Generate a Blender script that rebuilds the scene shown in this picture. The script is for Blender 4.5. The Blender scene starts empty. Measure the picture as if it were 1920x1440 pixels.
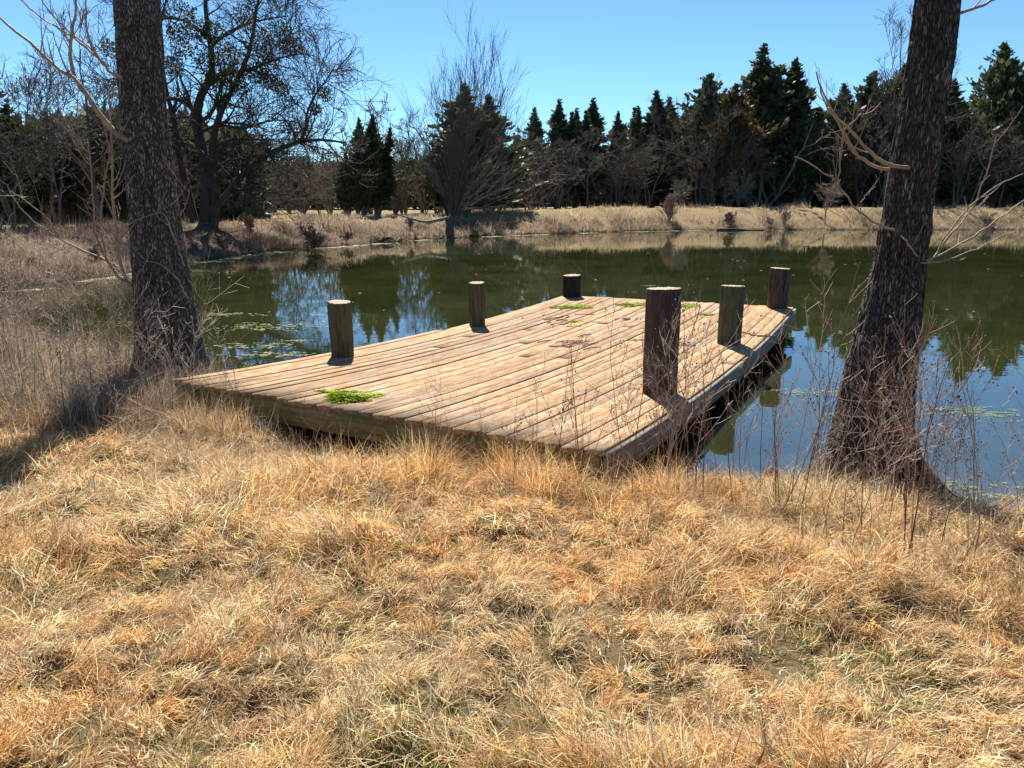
import bpy, math, random
import numpy as np
from mathutils import Vector, Matrix

# ------------------------------------------------------------------ camera, light, exposure
S = bpy.context.scene
COL = S.collection
H = 2.07                      # camera height above the pond surface (z = 0)
F = 1443.0                    # focal length in pixels of the 1920 px wide photograph
PITCH = math.atan(350.0 / F)
cam_d = bpy.data.cameras.new("camera")
cam = bpy.data.objects.new("camera", cam_d)
COL.objects.link(cam)
cam.location = (0, 0, H)
cam.rotation_euler = (math.pi / 2 - PITCH, 0, 0)
cam_d.sensor_width = 36.0
cam_d.lens = F / 1920 * 36.0
cam_d.clip_start = 0.05
cam_d.clip_end = 2000
S.camera = cam

SUN_EL = math.radians(50)
SUN_AZ = math.radians(-9)     # from +Y, negative is to the left
W = bpy.data.worlds.new("World")
S.world = W
W.use_nodes = True
wn = W.node_tree
wn.nodes.clear()
sky = wn.nodes.new("ShaderNodeTexSky")
sky.sky_type = 'NISHITA'
sky.sun_disc = False
sky.sun_elevation = SUN_EL
sky.sun_rotation = SUN_AZ
sky.altitude = 4200
sky.air_density = 1.15
sky.dust_density = 0.0
sky.ozone_density = 8.0
bg = wn.nodes.new("ShaderNodeBackground")
bg.inputs[1].default_value = 0.08
wo = wn.nodes.new("ShaderNodeOutputWorld")
hs = wn.nodes.new("ShaderNodeMix"); hs.data_type = 'RGBA'; hs.blend_type = 'MULTIPLY'
hs.inputs[0].default_value = 1.0
hs.inputs[7].default_value = (0.98, 1.08, 0.96, 1)
wn.links.new(sky.outputs[0], hs.inputs[6])
wn.links.new(hs.outputs[2], bg.inputs[0])
wn.links.new(bg.outputs[0], wo.inputs[0])
sun_d = bpy.data.lights.new("sun", 'SUN')
sun_d.energy = 5.0
sun_d.angle = math.radians(0.5)
sun_d.color = (1.0, 0.94, 0.83)
sun = bpy.data.objects.new("sun", sun_d)
COL.objects.link(sun)
sdir = Vector((math.sin(SUN_AZ) * math.cos(SUN_EL), math.cos(SUN_AZ) * math.cos(SUN_EL), math.sin(SUN_EL)))
sun.rotation_euler = sdir.to_track_quat('Z', 'Y').to_euler()
sun.location = (0, 0, 30)
S.view_settings.view_transform = 'Standard'
S.view_settings.look = 'None'
S.view_settings.gamma = 1
S.view_settings.exposure = 1.12
S.render.engine = 'CYCLES'
S.cycles.max_bounces = 6
S.cycles.transparent_max_bounces = 4
S.cycles.caustics_reflective = False
S.cycles.caustics_refractive = False

# ------------------------------------------------------------------ numeric helpers
def ray(u, v):
    x = (u - 960) / F
    y = -(v - 720) / F
    c, s = math.cos(PITCH), math.sin(PITCH)
    return np.array([x, c + y * s, -s + y * c])

def P(u, v, Y):
    r = ray(u, v)
    r = r / r[1] * Y
    return np.array([r[0], r[1], r[2] + H])

def G(u, v, z):
    r = ray(u, v)
    r = r * ((z - H) / r[2])
    return np.array([r[0], r[1], z])

def _hash(ix, iy, iz, seed):
    h = (ix.astype(np.int64) * 374761393 + iy.astype(np.int64) * 668265263 + iz.astype(np.int64) * 2147483647 + seed * 974711) & 0xFFFFFFFF
    h = ((h ^ (h >> 13)) * 1274126177) & 0xFFFFFFFF
    h = ((h ^ (h >> 16)) * 2246822519) & 0xFFFFFFFF
    return ((h ^ (h >> 15)) & 0xFFFFFF) / float(0xFFFFFF)

def vnoise(p, seed=0):
    p = np.asarray(p, float)
    f = np.floor(p).astype(np.int64)
    w = p - f
    w = w * w * (3 - 2 * w)
    r = 0
    for a in (0, 1):
        for b in (0, 1):
            for c in (0, 1):
                k = (w[..., 0] if a else 1 - w[..., 0]) * (w[..., 1] if b else 1 - w[..., 1]) * (w[..., 2] if c else 1 - w[..., 2])
                r = r + k * _hash(f[..., 0] + a, f[..., 1] + b, f[..., 2] + c, seed)
    return r

def n2(x, y, s, seed=0, oct=2):
    r, a, t = 0, 1.0, 0
    for o in range(oct):
        q = np.stack([x * s * 2 ** o, y * s * 2 ** o, np.full_like(x, 0.37 + o)], -1)
        r = r + a * vnoise(q, seed + o)
        t += a
        a *= 0.5
    return r / t

def sstep(a, b, x):
    t = np.clip((np.asarray(x) - a) / (b - a), 0, 1)
    return t * t * (3 - 2 * t)

# ------------------------------------------------------------------ object helpers
def fast_mesh(name, V, tris=None, quads=None, mat=None, color=None, vec=None, smooth=False):
    me = bpy.data.meshes.new(name)
    V = np.ascontiguousarray(V, dtype=np.float32)
    parts, starts, tot = [], [], []
    off = 0
    for f, k in ((quads, 4), (tris, 3)):
        if f is not None and len(f):
            f = np.asarray(f, dtype=np.int32).reshape(-1, k)
            parts.append(f.ravel())
            starts.append(off + np.arange(len(f), dtype=np.int32) * k)
            tot.append(np.full(len(f), k, np.int32))
            off += f.size
    L = np.concatenate(parts)
    me.vertices.add(len(V))
    me.vertices.foreach_set("co", V.ravel())
    me.loops.add(len(L))
    me.loops.foreach_set("vertex_index", L)
    st = np.concatenate(starts)
    me.polygons.add(len(st))
    me.polygons.foreach_set("loop_start", st)
    me.polygons.foreach_set("loop_total", np.concatenate(tot))
    if smooth:
        me.polygons.foreach_set("use_smooth", np.ones(len(st), bool))
    if color is not None:
        at = me.attributes.new("tint", 'FLOAT_COLOR', 'POINT')
        c = np.ones((len(V), 4), np.float32)
        c[:, :3] = color
        at.data.foreach_set("color", c.ravel())
    if vec is not None:
        at = me.attributes.new("grain", 'FLOAT_VECTOR', 'POINT')
        at.data.foreach_set("vector", np.ascontiguousarray(vec, np.float32).ravel())
    if mat is not None:
        me.materials.append(mat)
    me.update()
    me.validate()
    return me

def put(name, data, parent=None, loc=(0, 0, 0), label=None, cat=None, group=None, kind=None, rot=None, scale=None):
    o = bpy.data.objects.new(name, data)
    COL.objects.link(o)
    o.location = loc
    if rot is not None:
        o.rotation_euler = rot
    if scale is not None:
        o.scale = scale
    if parent is not None:
        o.parent = parent
    if label: o["label"] = label
    if cat: o["category"] = cat
    if group: o["group"] = group
    if kind: o["kind"] = kind
    return o

def copy_tree(o, loc, rz, scale, label, group=None):
    r = o.copy()
    COL.objects.link(r)
    r.location = loc
    r.rotation_euler = (0, 0, rz)
    r.scale = scale
    r["label"] = label
    if group: r["group"] = group
    for ch in kids[o.name]:
        c = ch.copy()
        COL.objects.link(c)
        c.parent = r
    return r
kids = {}

def tubes(Pn, R, sides=4, cap=False):
    """Pn [N,k,3], R [N,k] -> verts, quads"""
    N, k, _ = Pn.shape
    T = np.gradient(Pn, axis=1)
    T /= np.linalg.norm(T, axis=2, keepdims=True) + 1e-9
    ref = np.where(np.abs(T[:, :1, 2:3]) > 0.85, np.array([[[1., 0.05, 0]]]), np.array([[[0.03, 0.02, 1.]]]))
    ref = np.repeat(ref, k, 1)
    A = np.cross(T, ref)
    A /= np.linalg.norm(A, axis=2, keepdims=True) + 1e-9
    B = np.cross(T, A)
    th = np.arange(sides) / sides * 2 * np.pi
    V = Pn[:, :, None, :] + R[:, :, None, None] * (A[:, :, None, :] * np.cos(th)[None, None, :, None] + B[:, :, None, :] * np.sin(th)[None, None, :, None])
    V = V.reshape(-1, 3)
    n = np.arange(N)[:, None, None] * (k * sides)
    i = np.arange(k - 1)[None, :, None] * sides
    j = np.arange(sides)[None, None, :]
    j2 = (j + 1) % sides
    Q = np.stack([n + i + j, n + i + j2, n + i + sides + j2, n + i + sides + j], -1).reshape(-1, 4)
    return V, Q

def merge(lst):
    Vs, Qs, off = [], [], 0
    for V, Q in lst:
        Vs.append(V)
        Qs.append(Q + off)
        off += len(V)
    return np.concatenate(Vs), np.concatenate(Qs)

def poly_sample(Pn, t):
    """Pn [N,k,3], t [N,m] -> points, tangents, (idx fraction)"""
    k = Pn.shape[1]
    x = np.clip(t, 0, 0.999) * (k - 1)
    i = np.floor(x).astype(int)
    f = (x - i)[..., None]
    n = np.arange(len(Pn))[:, None]
    a, b = Pn[n, i], Pn[n, i + 1]
    d = b - a
    d = d / (np.linalg.norm(d, axis=-1, keepdims=True) + 1e-9)
    return a * (1 - f) + b * f, d, x

def unit(v):
    return v / (np.linalg.norm(v, axis=-1, keepdims=True) + 1e-9)

def grow(Pn, R, rng, nchild, tr=(0.3, 1.0), ang=(25, 55), length=None, lr=(0.4, 0.7), k=5, jit=0.15, trop=(0, 0, 0.1), rr=0.55, rtip=0.3, rmin=0.0):
    N = len(Pn)
    t = np.sort(rng.uniform(tr[0], tr[1], (N, nchild)), 1)
    p, d, x = poly_sample(Pn, t)
    ri = R[np.arange(N)[:, None], np.clip(np.round(x).astype(int), 0, R.shape[1] - 1)]
    plen = np.linalg.norm(np.diff(Pn, axis=1), axis=2).sum(1)[:, None]
    ln = (plen * rng.uniform(*lr, (N, nchild)) * (1.15 - 0.55 * t)) if length is None else rng.uniform(*length, (N, nchild))
    p = p.reshape(-1, 3); d = d.reshape(-1, 3); ri = ri.ravel(); ln = ln.ravel()
    M = len(p)
    a = np.radians(rng.uniform(*ang, M))
    perp = unit(np.cross(d, rng.normal(size=(M, 3))))
    dr = unit(d * np.cos(a)[:, None] + perp * np.sin(a)[:, None])
    pts = [p]
    tv = np.array(trop)
    for s in range(k - 1):
        dr = unit(dr + rng.normal(size=(M, 3)) * jit + tv)
        pts.append(pts[-1] + dr * (ln / (k - 1))[:, None])
    out = np.stack(pts, 1)
    r0 = np.maximum(ri * rr, rmin)
    Rn = r0[:, None] * np.linspace(1, rtip, k)[None]
    Rn = np.maximum(Rn, rmin)
    return out, Rn

# ------------------------------------------------------------------ materials
def newmat(name):
    m = bpy.data.materials.new(name)
    m.use_nodes = True
    nt = m.node_tree
    b = nt.nodes["Principled BSDF"]
    return m, nt, b

def N_(nt, t, **kw):
    n = nt.nodes.new(t)
    for k, v in kw.items():
        if k.startswith("i_"):
            key = k[2:]
            key = int(key) if key.isdigit() else key.replace("_", " ")
            n.inputs[key].default_value = v
        else:
            setattr(n, k, v)
    return n

def ramp(nt, fac, stops):
    r = nt.nodes.new("ShaderNodeValToRGB")
    e = r.color_ramp.elements
    e[0].position, e[0].color = stops[0][0], (*stops[0][1], 1)
    e[1].position, e[1].color = stops[-1][0], (*stops[-1][1], 1)
    for p, c in stops[1:-1]:
        q = e.new(p)
        q.color = (*c, 1)
    nt.links.new(fac, r.inputs[0])
    return r.outputs[0]

def noise(nt, vec=None, scale=5, detail=4, rough=0.55, dist=0.0):
    n = N_(nt, "ShaderNodeTexNoise", i_Scale=scale, i_Detail=detail, i_Roughness=rough, i_Distortion=dist)
    if vec is not None:
        nt.links.new(vec, n.inputs["Vector"])
    return n.outputs[0]

def mapping(nt, vec, scale, loc=(0, 0, 0)):
    m = nt.nodes.new("ShaderNodeMapping")
    m.inputs["Scale"].default_value = scale
    m.inputs["Location"].default_value = loc
    nt.links.new(vec, m.inputs[0])
    return m.outputs[0]

def mixc(nt, fac, a, b, mode='MIX'):
    m = nt.nodes.new("ShaderNodeMix")
    m.data_type = 'RGBA'
    m.blend_type = mode
    for v, s in ((fac, m.inputs[0]), (a, m.inputs[6]), (b, m.inputs[7])):
        if isinstance(v, (int, float)):
            s.default_value = v
        elif isinstance(v, tuple):
            s.default_value = (*v, 1)
        else:
            nt.links.new(v, s)
    return m.outputs[2]

def mth(nt, op, a, b=None, c=None):
    m = nt.nodes.new("ShaderNodeMath")
    m.operation = op
    for i, v in enumerate((a, b, c)):
        if v is None: continue
        if isinstance(v, (int, float)): m.inputs[i].default_value = v
        else: nt.links.new(v, m.inputs[i])
    return m.outputs[0]

def bump(nt, h, strength, dist, b, prev=None):
    n = N_(nt, "ShaderNodeBump", i_Strength=strength, i_Distance=dist)
    nt.links.new(h, n.inputs["Height"])
    if prev is not None:
        nt.links.new(prev, n.inputs["Normal"])
    if b is not None:
        nt.links.new(n.outputs[0], b.inputs["Normal"])
    return n.outputs[0]

def attr(nt, name):
    a = nt.nodes.new("ShaderNodeAttribute")
    a.attribute_name = name
    return a

def blade_mat(name, trans=0.35):
    m, nt, b = newmat(name)
    a = attr(nt, "tint")
    nt.links.new(a.outputs["Color"], b.inputs["Base Color"])
    b.inputs["Roughness"].default_value = 0.55
    b.inputs["Specular IOR Level"].default_value = 0.35
    t = nt.nodes.new("ShaderNodeBsdfTranslucent")
    nt.links.new(a.outputs["Color"], t.inputs[0])
    mx = nt.nodes.new("ShaderNodeMixShader")
    mx.inputs[0].default_value = trans
    out = nt.nodes["Material Output"]
    nt.links.new(b.outputs[0], mx.inputs[1])
    nt.links.new(t.outputs[0], mx.inputs[2])
    nt.links.new(mx.outputs[0], out.inputs[0])
    return m

M = {}
M['blade'] = blade_mat("dry_grass_blade", 0.46)
M['weed'] = blade_mat("dry_weed_stem", 0.15)

# ground
m, nt, b = newmat("bank_soil_and_thatch")
geo = nt.nodes.new("ShaderNodeNewGeometry")
pos = geo.outputs["Position"]
c = ramp(nt, noise(nt, mapping(nt, pos, (1, 1, 1)), 38, 6, 0.7, 0.6), [(0.33, (0.035, 0.024, 0.014)), (0.47, (0.15, 0.10, 0.05)), (0.62, (0.36, 0.26, 0.14)), (0.8, (0.5, 0.38, 0.22))])
big = noise(nt, pos, 0.35, 4)
c2 = mixc(nt, mth(nt, 'MULTIPLY', big, 0.9), c, (0.33, 0.25, 0.14))
grn = ramp(nt, noise(nt, mapping(nt, pos, (1, 1, 1), (7, 3, 0)), 0.8, 3), [(0.5, (0, 0, 0)), (0.75, (0.5, 0.5, 0.5))])
c3 = mixc(nt, grn, c2, (0.10, 0.11, 0.03))
sep = nt.nodes.new("ShaderNodeSeparateXYZ"); nt.links.new(pos, sep.inputs[0])
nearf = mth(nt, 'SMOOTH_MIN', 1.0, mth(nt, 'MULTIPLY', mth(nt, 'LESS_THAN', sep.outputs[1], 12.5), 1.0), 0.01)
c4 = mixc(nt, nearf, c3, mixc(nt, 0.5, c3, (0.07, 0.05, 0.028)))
bt = nt.nodes.new("ShaderNodeSeparateColor"); nt.links.new(attr(nt, "tint").outputs["Color"], bt.inputs[0])
c4 = mixc(nt, mth(nt, 'MULTIPLY', bt.outputs[0], 0.85), c4, mixc(nt, ramp(nt, noise(nt, pos, 9, 5, .7), [(.35, (0, 0, 0)), (.65, (1, 1, 1))]), (0.06, 0.042, 0.032), (0.24, 0.17, 0.125)))
wet = ramp(nt, sep.outputs[2], [(0.0, (1, 1, 1)), (0.14, (0, 0, 0))])
c5 = mixc(nt, wet, c4, (0.045, 0.035, 0.022))
nt.links.new(c5, b.inputs["Base Color"])
b.inputs["Roughness"].default_value = 0.95
b.inputs["Specular IOR Level"].default_value = 0.1
bump(nt, noise(nt, pos, 30, 6, 0.7), 0.8, 0.05, b)
M['ground'] = m

# water
m, nt, b = newmat("pond_water")
geo = nt.nodes.new("ShaderNodeNewGeometry")
pos = geo.outputs["Position"]
wc = ramp(nt, noise(nt, pos, 0.45, 4, 0.6, 0.5), [(0.35, (0.017, 0.022, 0.007)), (0.6, (0.028, 0.034, 0.010)), (0.8, (0.048, 0.048, 0.016))])
spw = nt.nodes.new("ShaderNodeSeparateXYZ"); nt.links.new(pos, spw.inputs[0])
shal = ramp(nt, mth(nt, 'ADD', mth(nt, 'MULTIPLY', spw.outputs[1], 0.1), mth(nt, 'MULTIPLY', noise(nt, mapping(nt, pos, (1, 3, 1)), 1.2, 4, .6), 0.25)), [(0.50, (1, 1, 1)), (0.74, (0, 0, 0))])
wc = mixc(nt, mth(nt, 'MULTIPLY', shal, 0.75), wc, (0.10, 0.085, 0.06))
nt.links.new(wc, b.inputs["Base Color"])
b.inputs["Roughness"].default_value = 0.008
b.inputs["IOR"].default_value = 2.4
b.inputs["Specular IOR Level"].default_value = 0.6
h1 = noise(nt, mapping(nt, pos, (1.2, 2.4, 1)), 1.6, 3, 0.5)
n1 = bump(nt, h1, 0.08, 0.010, None)
h2 = noise(nt, mapping(nt, pos, (5, 12, 1)), 1.0, 2, 0.5)
bump(nt, h2, 0.05, 0.0022, b, n1)
M['water'] = m

# deck board
def wood_mat(name, stops, dark=(0.06, 0.04, 0.03), grey=(0.34, 0.32, 0.29), greyamt=0.4, rot=0.5, green=0.0, worn=None, bumpd=0.004):
    m, nt, b = newmat(name)
    g = attr(nt, "grain").outputs["Vector"]
    oi = nt.nodes.new("ShaderNodeObjectInfo")
    off = nt.nodes.new("ShaderNodeCombineXYZ")
    nt.links.new(mth(nt, 'MULTIPLY', oi.outputs["Random"], 37.0), off.inputs[2])
    nt.links.new(mth(nt, 'MULTIPLY', oi.outputs["Random"], 11.0), off.inputs[0])
    va = nt.nodes.new("ShaderNodeVectorMath"); va.operation = 'ADD'
    nt.links.new(g, va.inputs[0]); nt.links.new(off.outputs[0], va.inputs[1])
    v = va.outputs[0]
    fine = noise(nt, mapping(nt, v, (3.0, 95, 3)), 1.0, 5, 0.65, 0.6)
    mid = noise(nt, mapping(nt, v, (2.2, 24, 1)), 1.0, 6, 0.7, 0.8)
    col = ramp(nt, mid, stops)
    col = mixc(nt, 0.75, col, ramp(nt, fine, [(0.34, (0.22, 0.15, 0.11)), (0.47, (0.80, 0.74, 0.68)), (0.7, (1.0, 1.0, 1.0))]), 'MULTIPLY')
    patch = ramp(nt, noise(nt, mapping(nt, v, (5, 22, 1), (3, 1, 5)), 1.0, 7, 0.78, 0.6), [(0.47, (0, 0, 0)), (0.56, (1, 1, 1))])
    col = mixc(nt, mth(nt, 'MULTIPLY', patch, greyamt), col, grey if worn is None else worn)
    tone = ramp(nt, oi.outputs["Random"], [(0, (0.74, 0.70, 0.68)), (0.5, (0.92, 0.91, 0.90)), (1, (1.08, 1.05, 1.0))])
    col = mixc(nt, 1.0, col, tone, 'MULTIPLY')
    gp_ = nt.nodes.new("ShaderNodeNewGeometry")
    lowf = ramp(nt, noise(nt, gp_.outputs["Position"], 1.1, 5, 0.7), [(0.47, (0, 0, 0)), (0.68, (1, 1, 1))])
    col = mixc(nt, mth(nt, 'MULTIPLY', lowf, 0.45 * greyamt), col, tuple(x * .62 for x in grey))
    rotm = ramp(nt, noise(nt, mapping(nt, v, (1.0, 24, 1), (9, 2, 5)), 1.0, 5, 0.7, 0.5), [(0.62, (0, 0, 0)), (0.69, (1, 1, 1))])
    col = mixc(nt, mth(nt, 'MULTIPLY', rotm, rot), col, dark)
    if green > 0:
        gm = ramp(nt, noise(nt, mapping(nt, v, (2, 4, 1), (2, 8, 1)), 1.0, 4, 0.6), [(0.42, (0, 0, 0)), (0.62, (1, 1, 1))])
        col = mixc(nt, mth(nt, 'MULTIPLY', gm, green), col, (0.13, 0.17, 0.035))
    nt.links.new(col, b.inputs["Base Color"])
    b.inputs["Roughness"].default_value = 0.8
    b.inputs["Specular IOR Level"].default_value = 0.25
    hh = mth(nt, 'ADD', mth(nt, 'MULTIPLY', fine, 1.6), mth(nt, 'MULTIPLY', rotm, -1.5))
    bump(nt, hh, 0.8, bumpd, b)
    return m
M['deck'] = wood_mat("weathered_stained_board", [(0.28, (0.26, 0.11, 0.042)), (0.42, (0.37, 0.19, 0.074)), (0.6, (0.41, 0.24, 0.105)), (0.78, (0.33, 0.15, 0.06))], worn=(0.47, 0.37, 0.235), greyamt=0.8, rot=0.9)
M['fascia'] = wood_mat("grey_edge_board", [(0.3, (0.13, 0.105, 0.085)), (0.5, (0.22, 0.19, 0.16)), (0.7, (0.28, 0.25, 0.21))], greyamt=0.2, rot=0.5)
M['joist'] = wood_mat("mossy_joist", [(0.3, (0.18, 0.13, 0.06)), (0.5, (0.33, 0.26, 0.12)), (0.7, (0.40, 0.33, 0.18))], greyamt=0.15, rot=0.5, green=0.9)
M['post'] = wood_mat("brown_post_wood", [(0.3, (0.045, 0.026, 0.022)), (0.5, (0.085, 0.055, 0.046)), (0.72, (0.15, 0.11, 0.092))], grey=(0.17, 0.14, 0.12), greyamt=0.35, rot=0.8, dark=(0.02, 0.014, 0.012), bumpd=0.01)
M['post_moss'] = wood_mat("mossy_post_wood", [(0.3, (0.07, 0.05, 0.035)), (0.5, (0.12, 0.09, 0.065)), (0.72, (0.19, 0.16, 0.12))], grey=(0.24, 0.23, 0.19), greyamt=0.35, rot=0.8, dark=(0.02, 0.014, 0.012), green=0.4, bumpd=0.01)
M['post_dark'] = wood_mat("creosoted_post_wood", [(0.3, (0.012, 0.012, 0.016)), (0.5, (0.03, 0.026, 0.03)), (0.72, (0.055, 0.045, 0.05))], grey=(0.06, 0.05, 0.05), greyamt=0.2, rot=0.5, dark=(0.01, 0.01, 0.01), bumpd=0.01)

m, nt, b = newmat("sawn_post_top")
g = attr(nt, "grain").outputs["Vector"]
wv = N_(nt, "ShaderNodeTexWave", wave_type='RINGS', rings_direction='Z', i_Scale=22.0, i_Distortion=2.5, i_Detail=3.0)
nt.links.new(g, wv.inputs[0])
c = ramp(nt, wv.outputs[1], [(0.2, (0.22, 0.15, 0.10)), (0.8, (0.50, 0.40, 0.29))])
c = mixc(nt, ramp(nt, noise(nt, g, 14, 4, 0.7), [(0.4, (0, 0, 0)), (0.65, (0.7, 0.7, 0.7))]), c, (0.25, 0.21, 0.17))
nt.links.new(c, b.inputs["Base Color"]); b.inputs["Roughness"].default_value = 0.85
bump(nt, wv.outputs[1], 0.5, 0.004, b)
M['post_top'] = m

# bark (foreground)
def bark_mat(name, lichen, cols, scale=1.0):
    m, nt, b = newmat(name)
    g = attr(nt, "grain").outputs["Vector"]
    fib = noise(nt, mapping(nt, g, (70, 70, 9)), 1.0, 5, 0.7, 0.4)
    n1 = noise(nt, mapping(nt, g, (16, 16, 3.5)), 1.0, 5, 0.65, 0.8)
    wn_ = nt.nodes.new("ShaderNodeTexNoise"); wn_.inputs["Scale"].default_value = 14; wn_.inputs["Detail"].default_value = 2
    nt.links.new(g, wn_.inputs["Vector"])
    wm = nt.nodes.new("ShaderNodeVectorMath"); wm.operation = 'MULTIPLY_ADD'
    nt.links.new(wn_.outputs[1], wm.inputs[0]); wm.inputs[1].default_value = (0.03, 0.03, 0.05); nt.links.new(g, wm.inputs[2])
    pv = mapping(nt, wm.outputs[0], (50 * scale, 50 * scale, 15 * scale))
    ed = N_(nt, "ShaderNodeTexVoronoi", feature='DISTANCE_TO_EDGE', i_Scale=1.0); nt.links.new(pv, ed.inputs["Vector"])
    ce = N_(nt, "ShaderNodeTexVoronoi", feature='F1', i_Scale=1.0); nt.links.new(pv, ce.inputs["Vector"])
    plate = ramp(nt, ed.outputs["Distance"], [(0.01, (0, 0, 0)), (0.20, (1, 1, 1))])
    sc_ = nt.nodes.new("ShaderNodeSeparateColor"); nt.links.new(ce.outputs["Color"], sc_.inputs[0])
    c = ramp(nt, n1, [(0.3, cols[0]), (0.5, cols[1]), (0.72, cols[2])])
    c = mixc(nt, 1.0, c, ramp(nt, sc_.outputs[0], [(0.0, (0.55, 0.55, 0.55)), (0.6, (1, 1, 1)), (0.85, (1.2, 1.17, 1.14)), (1.0, (1.7, 1.65, 1.6))]), 'MULTIPLY')
    c = mixc(nt, plate, tuple(x * 0.5 for x in cols[0]), c)
    c = mixc(nt, 0.7, c, ramp(nt, fib, [(0.32, (0.35, 0.34, 0.34)), (0.55, (1, 1, 1)), (0.8, (1.35, 1.3, 1.25))]), 'MULTIPLY')
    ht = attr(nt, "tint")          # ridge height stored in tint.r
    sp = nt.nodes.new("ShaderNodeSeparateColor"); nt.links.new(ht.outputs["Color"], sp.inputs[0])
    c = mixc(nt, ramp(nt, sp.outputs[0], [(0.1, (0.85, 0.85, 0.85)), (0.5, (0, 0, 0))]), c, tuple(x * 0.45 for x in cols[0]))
    v = N_(nt, "ShaderNodeTexVoronoi", i_Scale=1.0, i_Randomness=1.0)
    nt.links.new(mapping(nt, g, (15, 15, 11)), v.inputs["Vector"])
    wob = noise(nt, g, 60, 3, 0.6)
    ds = mth(nt, 'ADD', v.outputs["Distance"], mth(nt, 'MULTIPLY', wob, 0.5))
    spot = ramp(nt, ds, [(0.40, (1, 1, 1)), (0.48, (0, 0, 0))])
    where = ramp(nt, noise(nt, mapping(nt, g, (2.5, 2.5, 1.6), (4, 4, 1)), 1.0, 3), [(0.45, (0, 0, 0)), (0.6, (lichen,) * 3)])
    fac = nt.nodes.new("ShaderNodeMath"); fac.operation = 'MULTIPLY'
    nt.links.new(spot, fac.inputs[0]); nt.links.new(where, fac.inputs[1])
    c = mixc(nt, fac.outputs[0], c, (0.42, 0.40, 0.36))
    nt.links.new(c, b.inputs["Base Color"])
    b.inputs["Roughness"].default_value = 0.85
    b.inputs["Specular IOR Level"].default_value = 0.3
    bump(nt, mth(nt, 'ADD', mth(nt, 'MULTIPLY', fib, 0.45), mth(nt, 'MULTIPLY', plate, 0.8)), 1.0, 0.02, b)
    return m
M['barkL'] = bark_mat("lichen_spotted_bark", 0.9, [(0.08, 0.064, 0.056), (0.175, 0.14, 0.125), (0.36, 0.30, 0.27)])
M['barkR'] = bark_mat("fibrous_dark_bark", 0.75, [(0.062, 0.046, 0.042), (0.135, 0.102, 0.092), (0.30, 0.24, 0.215)])

def simple(name, col, rough=0.8, nscale=8, var=0.35, col2=None, spec=0.2, objrand=0.0):
    m, nt, b = newmat(name)
    tc = nt.nodes.new("ShaderNodeTexCoord")
    a = tuple(x * (1 - var) for x in col) if col2 is None else col2
    c = ramp(nt, noise(nt, tc.outputs["Object"], nscale, 4, 0.65), [(0.35, a), (0.65, col)])
    if objrand > 0:
        oi = nt.nodes.new("ShaderNodeObjectInfo")
        c = mixc(nt, 1.0, c, ramp(nt, oi.outputs["Random"], [(0, (1 - objrand,) * 3), (1, (1 + objrand,) * 3)]), 'MULTIPLY')
    nt.links.new(c, b.inputs["Base Color"])
    b.inputs["Roughness"].default_value = rough
    b.inputs["Specular IOR Level"].default_value = spec
    bump(nt, noise(nt, tc.outputs["Object"], nscale * 4, 3), 0.5, 0.02, b)
    return m
M['twig'] = simple("smooth_tan_twig", (0.36, 0.26, 0.18), 0.6, 5, 0.4, (0.20, 0.13, 0.095), 0.4)
M['bare'] = simple("grey_brown_bark", (0.185, 0.15, 0.125), 0.9, 3, 0.4, None, 0.15, 0.25)
M['oakbark'] = simple("dark_oak_bark", (0.10, 0.08, 0.068), 0.9, 3, 0.4)
M['willow'] = simple("willow_bark", (0.15, 0.12, 0.10), 0.85, 3, 0.35)
M['cypress'] = simple("pinkish_cypress_twig", (0.42, 0.29, 0.24), 0.85, 3, 0.3)
M['deadwood'] = simple("dead_grey_wood", (0.32, 0.27, 0.21), 0.85, 6, 0.4)
M['knee'] = simple("reddish_cypress_knee", (0.30, 0.17, 0.11), 0.85, 25, 0.5)
M['wire'] = simple("rusty_wire", (0.16, 0.13, 0.11), 0.5, 30, 0.3, None, 0.5)

def leaf_mat(name, stops, trans=0.25, nsc=1.3):
    m, nt, b = newmat(name)
    tc = nt.nodes.new("ShaderNodeTexCoord")
    oi = nt.nodes.new("ShaderNodeObjectInfo")
    c = ramp(nt, noise(nt, tc.outputs["Object"], nsc, 4, 0.7), stops)
    c = mixc(nt, 1.0, c, ramp(nt, oi.outputs["Random"], [(0, (0.75, 0.72, 0.7)), (0.5, (1, 1, 1)), (1, (1.35, 1.2, 1.1))]), 'MULTIPLY')
    nt.links.new(c, b.inputs["Base Color"])
    b.inputs["Roughness"].default_value = 0.6
    b.inputs["Specular IOR Level"].default_value = 0.3
    t = nt.nodes.new("ShaderNodeBsdfTranslucent"); nt.links.new(c, t.inputs[0])
    mx = nt.nodes.new("ShaderNodeMixShader"); mx.inputs[0].default_value = trans
    out = nt.nodes["Material Output"]
    nt.links.new(b.outputs[0], mx.inputs[1]); nt.links.new(t.outputs[0], mx.inputs[2]); nt.links.new(mx.outputs[0], out.inputs[0])
    return m
M['cedar'] = leaf_mat("cedar_foliage", [(0.3, (0.038, 0.06, 0.03)), (0.5, (0.075, 0.10, 0.045)), (0.7, (0.14, 0.135, 0.065))])
M['cedar_rusty'] = leaf_mat("winter_rusty_cedar_foliage", [(0.3, (0.07, 0.065, 0.03)), (0.5, (0.12, 0.095, 0.042)), (0.7, (0.17, 0.11, 0.055))])
M['mistletoe'] = leaf_mat("mistletoe_leaf", [(0.3, (0.03, 0.045, 0.014)), (0.5, (0.055, 0.07, 0.02)), (0.7, (0.10, 0.11, 0.045))], 0.25)
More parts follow.
